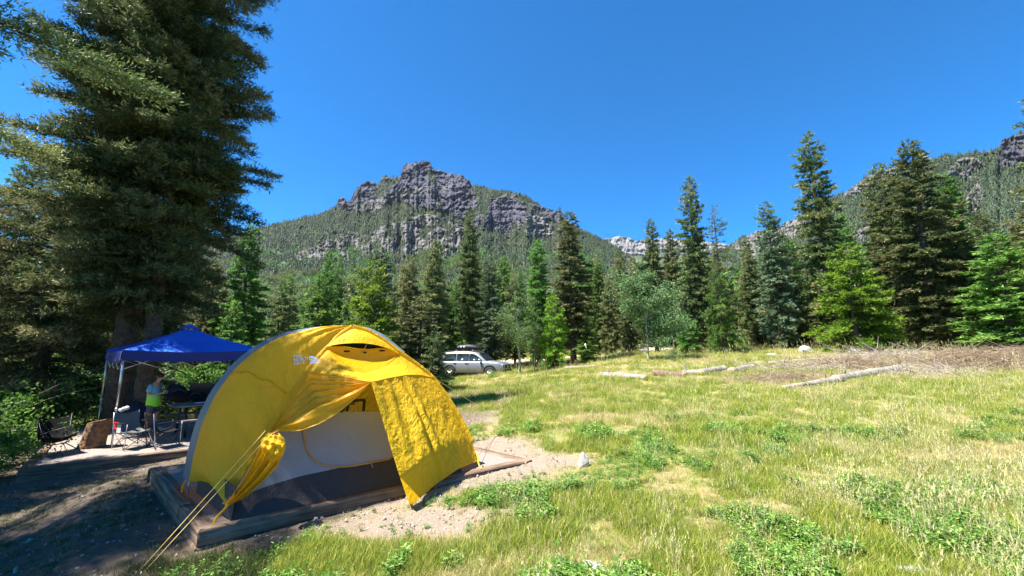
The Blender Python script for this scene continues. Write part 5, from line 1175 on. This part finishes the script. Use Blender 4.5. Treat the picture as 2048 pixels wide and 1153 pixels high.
# ------------------------------------------------------------------ logs, rocks, brush piles
def bark_log(u0, v0, u1, v1, r0, r1, label, mk='deadwood', name='fallen_log', bend=.05, ends=True, seed=1):
    r0 *= 1.1; r1 *= 1.1; A_ = onground(u0, v0); B_ = onground(u1, v1); t = thing(name, label, 'log', A_); q = np.linspace(0, 1, 18); P_ = (B_ - A_) * q[:, None]
    L = np.linalg.norm(B_ - A_); P_[:, 2] = hg(A_[0] + P_[:, 0], A_[1] + P_[:, 1]) * .3 + (A_[2] + (B_ - A_)[2] * q) * .7 - A_[2] + np.linspace(r0, r1, 18) * .7
    P_[:, 1] += np.sin(q * 3) * bend * L * .1; rr2 = np.linspace(r0, r1, 18) * (1 + .18 * (vn(q * L * 2, q * 0, seed) - .5)); m = MB(); m.tube(P_, rr2, 12, False); m.build('bark', M[mk], t, smooth=True)
    for k in (0, -1):
        m = MB(); d = unit(P_[k] - P_[1 if k == 0 else -2]); m.tube(np.array([P_[k] - d * .02, P_[k] + d * .006]), rr2[k] * .98, 12); m.build('cut_end', M['cutwood'], t)
    rs = random.Random(seed); m = MB(); ok = False
    for i in range(int(L * 1.5)):
        k = rs.randint(2, 15); a = rs.uniform(0, 3.1); dd = np.array([rs.uniform(-.3, .3), math.cos(a), math.sin(a)]); m.tube(np.array([P_[k], P_[k] + dd * rs.uniform(.15, .5)]), [rr2[k] * .25, .006], 4); ok = True
    if ok: m.build('snag', M[mk], t)
    return t
M['birchlog'] = simple('grey white log bark', (.33, .30, .26), .9, c2=(.10, .085, .07), scale=5, bmp=.6)
bark_log(1205, 757, 1292, 761, .15, .12, 'short pale log lying alone left of the other logs', 'birchlog', seed=1)
bark_log(1308, 752, 1368, 757, .15, .13, 'dark barked log with an orange cut end', 'bark_red', seed=2)
bark_log(1366, 752, 1400, 751, .14, .12, 'short grey log between the orange ended one and the next', 'birchlog', seed=3)
bark_log(1402, 752, 1448, 744, .15, .15, 'grey log ending in a ragged dark break', 'birchlog', seed=4)
bark_log(1462, 748, 1505, 739, .13, .12, 'pale log section running into the brush', 'birchlog', seed=5)
bark_log(1568, 779, 1672, 766, .06, .11, 'thin white top end of the long peeled log', 'birchlog', seed=6)
bark_log(1672, 766, 1810, 744, .13, .18, 'long thick peeled white log in front of the brush pile', 'birchlog', seed=7)
bark_log(1540, 730, 1740, 714, .09, .10, 'grey trunk lying at the back of the brush pile', 'deadwood', seed=8)
bark_log(1130, 738, 1190, 735, .07, .07, 'thin bleached log in the grass right of the car', 'deadwood', seed=9)
bark_log(1880, 733, 1990, 720, .16, .16, 'grey log buried in the right brush heap', 'deadwood', seed=10)
M['palerock'] = simple('pale rock', (.40, .375, .335), .9, var=.4, scale=6, bmp=.8, bd=.03)
M['yellowwood'] = simple('yellow split wood', (.62, .40, .12), .85, var=.3, scale=9)
def rock(u, v, r, label, mk='palerock', seed=0, lift=.3, name='boulder', cat='rock', amp=.75):
    P_ = onground(u, v); t = MB(); t.blob((0, 0, 0), r, seed, amp, 20, 1.7, .8); o = t.build(name, M[mk], None, loc=P_ + [0, 0, r[2] * lift]); return tag(o, label, cat)
rock(1168, 934, (.085, .07, .15), 'pointed white rock standing in the dry grass right of the tent', seed=3, amp=.6)
rock(1188, 1150, (.10, .08, .06), 'small pale stone at the bottom edge of the view', seed=4)
rock(1838, 1146, (.16, .07, .03), 'flat pale stone lying in the grass at the lower right', seed=5)
rock(1612, 707, (.42, .34, .36), 'grey white angular boulder left of the tallest right spruce', seed=6)
rock(1708, 709, (.36, .3, .34), 'white boulder at the foot of the bright young spruce', seed=7)
rock(1543, 713, (.26, .2, .15), 'low grey boulder in the dry grass left of the angular one', seed=8)
rock(1875, 708, (.9, .4, .16), 'long heap of fresh yellow split wood left of the double trunk', 'yellowwood', 9, name='wood_heap', cat='wood')
rock(1955, 707, (.4, .3, .16), 'little yellow wood chip heap right of the double trunk', 'yellowwood', 10, name='wood_heap', cat='wood')
rock(2010, 692, (.8, .5, .22), 'bright yellow heap of split wood near the right edge', 'yellowwood', 11, name='wood_heap', cat='wood')
rock(1585, 693, (.7, .5, .4), 'orange brown brush mound behind the angular boulder', 'litter', 12, name='brush_mound', cat='mound')
for i, (u, v) in enumerate(((1672, 700),)):
    P_ = onground(u, v); t = thing('tall_stump', 'tall reddish stump beside the angular white boulder', 'stump', P_); m = MB(); m.tube(np.array([[0, 0, -.1], [0, 0, .2], [.02, 0, .7], [.03, 0, 1.25]]), [.42, .34, .30, .29], 14); m.build('bark', M['bark_red'], t, smooth=True)
M['twig'] = simple('dry brown twigs', (.34, .265, .17), .95, var=.5, scale=2, bmp=0, c2=(.12, .075, .05))
M['twig_pale'] = simple('bleached twigs', (.38, .315, .25), .95, var=.4, scale=2, bmp=0)
def brush(name, cu, cv, hw, hd, ht, n, seed, mk, lmax=1.4, rad=.009):
    r = np.random.default_rng(seed); c = onground(cu, cv); m_ = MB(); V = []; Q = []; k = 0
    x = c[0] + r.normal(0, .5, n) * hw; y = c[1] + r.normal(0, .45, n) * hd; hmax = ht * np.exp(-((x - c[0]) / hw) ** 2 - ((y - c[1]) / hd) ** 2) * (.5 + vn(x * .9, y * .9, seed))
    z = hg(x, y) + hmax * r.random(n); L = lmax * r.uniform(.25, 1, n) ** 1.5; a = r.uniform(0, 6.28, n); e = r.normal(.05, .28, n)
    D = np.stack([np.cos(a) * np.cos(e), np.sin(a) * np.cos(e), np.sin(e)], 1); A_ = np.stack([x, y, z], 1); B_ = A_ + D * L[:, None]; B_[:, 2] = np.maximum(B_[:, 2], hg(B_[:, 0], B_[:, 1]) + .01)
    Mi = (A_ + B_) / 2 + r.normal(0, .05, (n, 3)) * L[:, None]; rr_ = rad * r.uniform(.5, 1.4, n)
    S1 = np.cross(D, r.normal(size=(n, 3))); S1 /= np.linalg.norm(S1, axis=1)[:, None]; S2 = np.cross(D, S1); V = []
    for P_, f in ((A_, 1), (Mi, .75), (B_, .3)):
        for j in range(3): t = j * 2.094; V.append(P_ + (S1 * math.cos(t) + S2 * math.sin(t)) * (rr_ * f)[:, None])
    V = np.stack(V, 1).reshape(-1, 3); b = np.arange(n)[:, None] * 9; F = np.concatenate([b + np.array([j, (j + 1) % 3, 3 + (j + 1) % 3, 3 + j]) for j in range(3)] + [b + np.array([3 + j, 3 + (j + 1) % 3, 6 + (j + 1) % 3, 6 + j]) for j in range(3)])
    o = link(name, mesh(name, V, F, M[mk])); o['kind'] = 'stuff'; return o
brush('brush_pile', 1720, 738, 3.4, 1.5, .38, 3400, 1, 'twig', 1.3, .007)
brush('brush_pile', 1560, 760, 2.0, 1.0, .14, 1800, 2, 'twig', .9, .006)
brush('brush_pile', 1600, 740, 3.2, 1.4, .16, 420, 3, 'twig_pale', 1.7, .011)
brush('brush_pile', 1960, 738, 2.8, 1.6, .68, 6500, 4, 'twig', 1.1, .0075)
brush('brush_pile', 2040, 735, 2.4, 1.6, .75, 3500, 5, 'twig', 1.1, .0075)
brush('brush_pile', 1860, 752, 2.4, 1.0, .2, 500, 6, 'twig_pale', 1.5, .010)
brush('brush_pile', 1800, 722, 3.4, 1.4, .40, 900, 7, 'twig_pale', 1.8, .010)
# a few countable bleached branches sticking out
for i, (u0, v0, u1, v1, z1) in enumerate([(1830, 740, 1755, 695, .9), (1885, 738, 1878, 706, .8), (1670, 745, 1668, 716, .7), (1480, 741, 1510, 716, .5), (1530, 762, 1545, 742, .4), (1905, 740, 1912, 712, .7), (1720, 752, 1650, 735, .4)]):
    A_ = onground(u0, v0); y_ = A_[1]; B_ = aty(u1, v1, y_ + .2); t = thing('bleached_branch', ['long pale branch rising left out of the brush pile', 'dark upright branch in the middle of the right brush heap', 'forked pale branch standing near the peeled log', 'thin upright twig beside the grey log break', 'small dead branch left of the peeled log', 'short upright branch right of the dark one', 'pale branch lying behind the peeled log'][i], 'branch', A_)
    m = MB(); q = np.linspace(0, 1, 6)[:, None]; P_ = (B_ - A_) * q + np.array([.08, 0, 0]) * np.sin(q * 4); m.tube(P_, np.linspace(.022, .006, 6), 5); m.build('stem', M['twig_pale'], t)
    m = MB(); m.tube(np.array([P_[3], P_[3] + [.18, 0, .16]]), [.012, .004], 4); m.build('side_twig', M['twig_pale'], t)
# leaning dead trunks and poles in the left undergrowth
for i, (u0, v0, u1, v1, y, m_) in enumerate([(150, 795, 163, 775, 16, 'bark_red'), (178, 802, 160, 768, 17, 'aspenbark'), (120, 815, 133, 775, 15, 'bark'), (108, 812, 118, 782, 19, 'bark_red')]):
    A_ = aty(u0, v0, y); B_ = aty(u1, v1, y + .3); t = thing('dead_pole', ['broken orange brown snag in the left undergrowth', 'pale leaning broken pole in the left undergrowth', 'dark slim leaning pole in the left undergrowth', 'slim reddish pole in the left undergrowth'][i], 'snag', A_); m = MB(); m.tube(np.array([[0, 0, -.6], (B_ - A_) * .5, B_ - A_]), [.11, .09, .06], 7); m.build('stem', M[m_], t)

# ------------------------------------------------------------------ grass, herbs and litter (uncountable)
def tuft(seed, n, h, w, spread, lean, segs=2, head=0):
    r = np.random.default_rng(seed); V = []; F = []; tone = []
    for i in range(n):
        a = r.uniform(0, 6.28); b = np.array([r.normal(0, spread), r.normal(0, spread), -.01]); L = h * r.uniform(.45, 1.15); ln = lean * r.uniform(.2, 1.3)
        d = np.array([math.cos(a), math.sin(a), 0]); s = np.array([-d[1], d[0], 0]); tw = r.uniform(0, 3.14); s = s * math.cos(tw) + d * math.sin(tw); t0 = r.random()
        pts = [b + d * ln * L * q ** 1.8 + np.array([0, 0, L * q * (1 - .25 * ln * q)]) for q in np.linspace(0, 1, segs + 1)]
        k = len(V); ws = [w * (1 - q) ** .7 for q in np.linspace(0, 1, segs + 1)]
        for q in range(segs): V += [pts[q] - s * ws[q] / 2, pts[q] + s * ws[q] / 2]
        V.append(pts[-1])
        for q in range(segs - 1): F += [[k + 2 * q, k + 2 * q + 1, k + 2 * q + 3], [k + 2 * q, k + 2 * q + 3, k + 2 * q + 2]]; tone += [t0, t0]
        F.append([k + 2 * segs - 2, k + 2 * segs - 1, k + 2 * segs]); tone.append(t0)
        if head:
            for q in range(6):
                k = len(V); c = pts[-1] - np.array([0, 0, head * (q / 6)]); dd = r.normal(0, 1, 3) * .25 + np.array([0, 0, .8]); e = r.normal(0, 1, 3); e[2] = 0; e = unit(e) * .004
                V += [c - e, c + e, c + unit(dd) * head * .5]; F.append([k, k + 1, k + 2]); tone.append(.9)
    return np.array(V), np.array(F), np.array(tone)
def herb(seed, n, h, leaf):
    r = np.random.default_rng(seed); V = []; F = []; tone = []
    for i in range(n):
        b = np.array([r.normal(0, .035), r.normal(0, .035), 0]); H = h * r.uniform(.5, 1.1); le = r.normal(0, .12, 2)
        for q in range(6):
            z = H * (q + 1) / 6; a = q * 2.4 + r.uniform(0, 1); d = np.array([math.cos(a), math.sin(a), r.uniform(.1, .7)]); d = unit(d); s = np.array([-math.sin(a), math.cos(a), 0])
            c = b + np.array([le[0] * z, le[1] * z, z]); L = leaf * r.uniform(.7, 1.2) * (1.15 - .5 * q / 6); k = len(V)
            V += [c, c + d * L * .5 + s * L * .2, c + d * L + np.array([0, 0, -.1 * L]), c + d * L * .5 - s * L * .2]; F += [[k, k + 1, k + 2], [k, k + 2, k + 3]]; t = r.random(); tone += [t, t]
        k = len(V); V += [b + np.array([-.0015, 0, 0]), b + np.array([.0015, 0, 0]), b + np.array([le[0] * H, le[1] * H, H])]; F.append([k, k + 1, k + 2]); tone.append(.3)
    return np.array(V), np.array(F), np.array(tone)
def gmat(name, a, b, c, ov=.2, tr=.35): return leafmat(name, a, b, c, tr, ov, .55)
M['g_dry'] = gmat('dry straw grass', (.30, .25, .09), (.52, .46, .19), (.64, .58, .30), .25)
M['g_green'] = gmat('green grass', (.07, .13, .012), (.20, .31, .03), (.36, .42, .08), .25)
M['g_lime'] = gmat('yellow green grass', (.20, .23, .03), (.38, .42, .06), (.52, .50, .14), .22)
M['g_herb'] = gmat('meadow herb leaves', (.07, .16, .02), (.17, .32, .05), (.32, .42, .12), .25)
M['g_dark'] = gmat('shade-darkened grass', (.03, .055, .012), (.06, .10, .02), (.15, .15, .06), .25)  # darker copy of the grass, tree shade put into its colour
gms = []
def addg(vft, m): v, f, t = vft; gms.append(mesh('meadow_tuft', v, f, M[m], attrs={'tone': ('FACE', 'FLOAT', t.astype(np.float32))}))
for s in range(3): addg(tuft(s, 22, .13, .006, .055, .8), 'g_dry')            # 0-2 short dry
for s in range(3): addg(tuft(10 + s, 24, .13, .007, .05, .7), 'g_green')      # 3-5 short green
for s in range(3): addg(tuft(20 + s, 24, .17, .0065, .05, .6), 'g_lime')      # 6-8 lime
for s in range(2): addg(herb(30 + s, 5, .15, .055), 'g_herb')                 # 9-10 herb
for s in range(2): addg(tuft(40 + s, 9, .42, .005, .05, .45, 3, .07), 'g_dry')# 11-12 tall seed stalks
for s in range(2): addg(tuft(50 + s, 26, .17, .007, .06, .7), 'g_dark')       # 13-14 dark copy for the shaded ground
addg(herb(60, 4, .20, .085), 'forb')                                          # 15 big leaf herb
pc_g = proto_collection('meadow_kinds', gms)
def meadow(name, N, y0, y1, smax, sc0, seed, pwr=1.0, smin=None):
    r = np.random.default_rng(seed); y = y0 + (y1 - y0) * r.random(N) ** pwr; s = r.uniform(-smax if smin is None else smin, smax, N); x = s * y
    z = hg(x, y); d = rut(x, y); inside = inquad(x, y, QT, .06) | inquad(x, y, QK, .08); rd_ = road(x, y) < 2.2
    patch = fbm(x * .55, y * .55, 4, 61); p2 = fbm(x * 2.2, y * 2.2, 3, 62); pq = .55 * patch + .45 * p2
    keep = ~inside & ~rd_ & (r.random(N) < 1 - d * .80) & (r.random(N) < .35 + 1.3 * sstep(.30, .52, p2))
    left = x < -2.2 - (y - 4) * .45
    farf = sstep(5, 16, y)
    u = r.random(N); g = pq + (r.random(N) - .5) * .12 - .035 * farf + .02 * np.clip(x / (y + 1), -.5, 1)
    idx = np.where(g < .46, r.integers(0, 3, N), np.where(g < .50, np.where(u < .5, r.integers(6, 9, N), r.integers(0, 3, N)), np.where(u < .55, r.integers(3, 6, N), r.integers(6, 9, N))))
    hb = (fbm(x * 1.3 + 40, y * 1.3, 3, 63) > .525) & (y < 9); idx = np.where(hb & (r.random(N) < .5), np.where(r.random(N) < .28, 15, r.integers(9, 11, N)), idx)
    tall = (x > -.4) & (r.random(N) < .012 + .05 * sstep(.2, .9, x / (y + .5)) * (fbm(x * .7, y * .7, 2, 64) > .45)); idx = np.where(tall & (d < .5), r.integers(11, 13, N), idx)
    idx = np.where((d > .45) & (idx != 15), r.integers(0, 3, N), idx)
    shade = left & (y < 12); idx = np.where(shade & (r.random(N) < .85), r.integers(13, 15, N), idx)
    sc = sc0 * r.uniform(.6, 1.3, N) * (1 - .55 * d) * (.3 + 1.4 * p2)
    sc = np.where((np.hypot(x - 1.1, y - 5.9) < .8), sc * .45, sc)
    Q = np.stack([x, y, z], 1)[keep]; rt = np.stack([r.normal(0, .12, N), r.normal(0, .12, N), r.uniform(0, 6.28, N)], 1)[keep]
    return scatter(name, Q, rt, sc[keep], idx[keep], pc_g)
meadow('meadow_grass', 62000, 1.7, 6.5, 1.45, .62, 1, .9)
meadow('meadow_grass', 56000, 6.0, 15, 1.5, .82, 2, .9)
meadow('meadow_grass', 46000, 14, 34, 1.5, 1.35, 3, .95)
meadow('meadow_grass', 30000, 32, 75, 1.5, 2.6, 4, 1)
# small stones and bark bits in the gravel
sm = []
for i in range(4):
    b = MB(); b.blob((0, 0, 0), (1, .8, .55), seed=i, amp=.3, n=6); V = np.vstack(b.V); F = [np.vstack(b.T)] if b.T else []
    sm.append(mesh('pebble', V, F + ([np.vstack(b.Q)] if b.Q else []), None))
M['pebble'] = simple('pinkish gravel stone', (.40, .33, .29), .9, var=.5, scale=3, bmp=.2)
for k, s_ in enumerate(sm): s_.materials.append(M['pebble'] if k < 3 else M['litter'])
pc_p = proto_collection('pebble_kinds', sm)
r = np.random.default_rng(9); N = 26000; y = r.uniform(2, 12, N); x = r.uniform(-1.4, .45, N) * y
k = (rut(x, y) > .4) & ((x > -2.4 - (y - 3) * .2) | (r.random(N) < .25)) & ~inquad(x, y, QT, .02) & ~inquad(x, y, QK, .02); x, y = x[k], y[k]; N = len(x)
scatter('gravel', np.stack([x, y, hg(x, y) + .002], 1), r.uniform(0, 3, (N, 3)), r.exponential(.005, N) + .004, r.integers(0, 4, N), pc_p)

# ------------------------------------------------------------------ thin mountain air
hm = bpy.data.materials.new('thin blue air'); hm.use_nodes = True; hn = hm.node_tree.nodes; hl = hm.node_tree.links
for n_ in list(hn):
    if n_.type != 'OUTPUT_MATERIAL': hn.remove(n_)
pv = hn.new('ShaderNodeVolumePrincipled'); pv.inputs['Density'].default_value = .00002; pv.inputs['Color'].default_value = (.70, .84, 1, 1); pv.inputs['Anisotropy'].default_value = .2
hl.new(pv.outputs[0], hn['Material Output'].inputs['Volume'])
hb = MB(); hb.box((0, 2450, 640), (12000, 5300, 1320)); ho = hb.build('haze', hm); ho['kind'] = 'stuff'
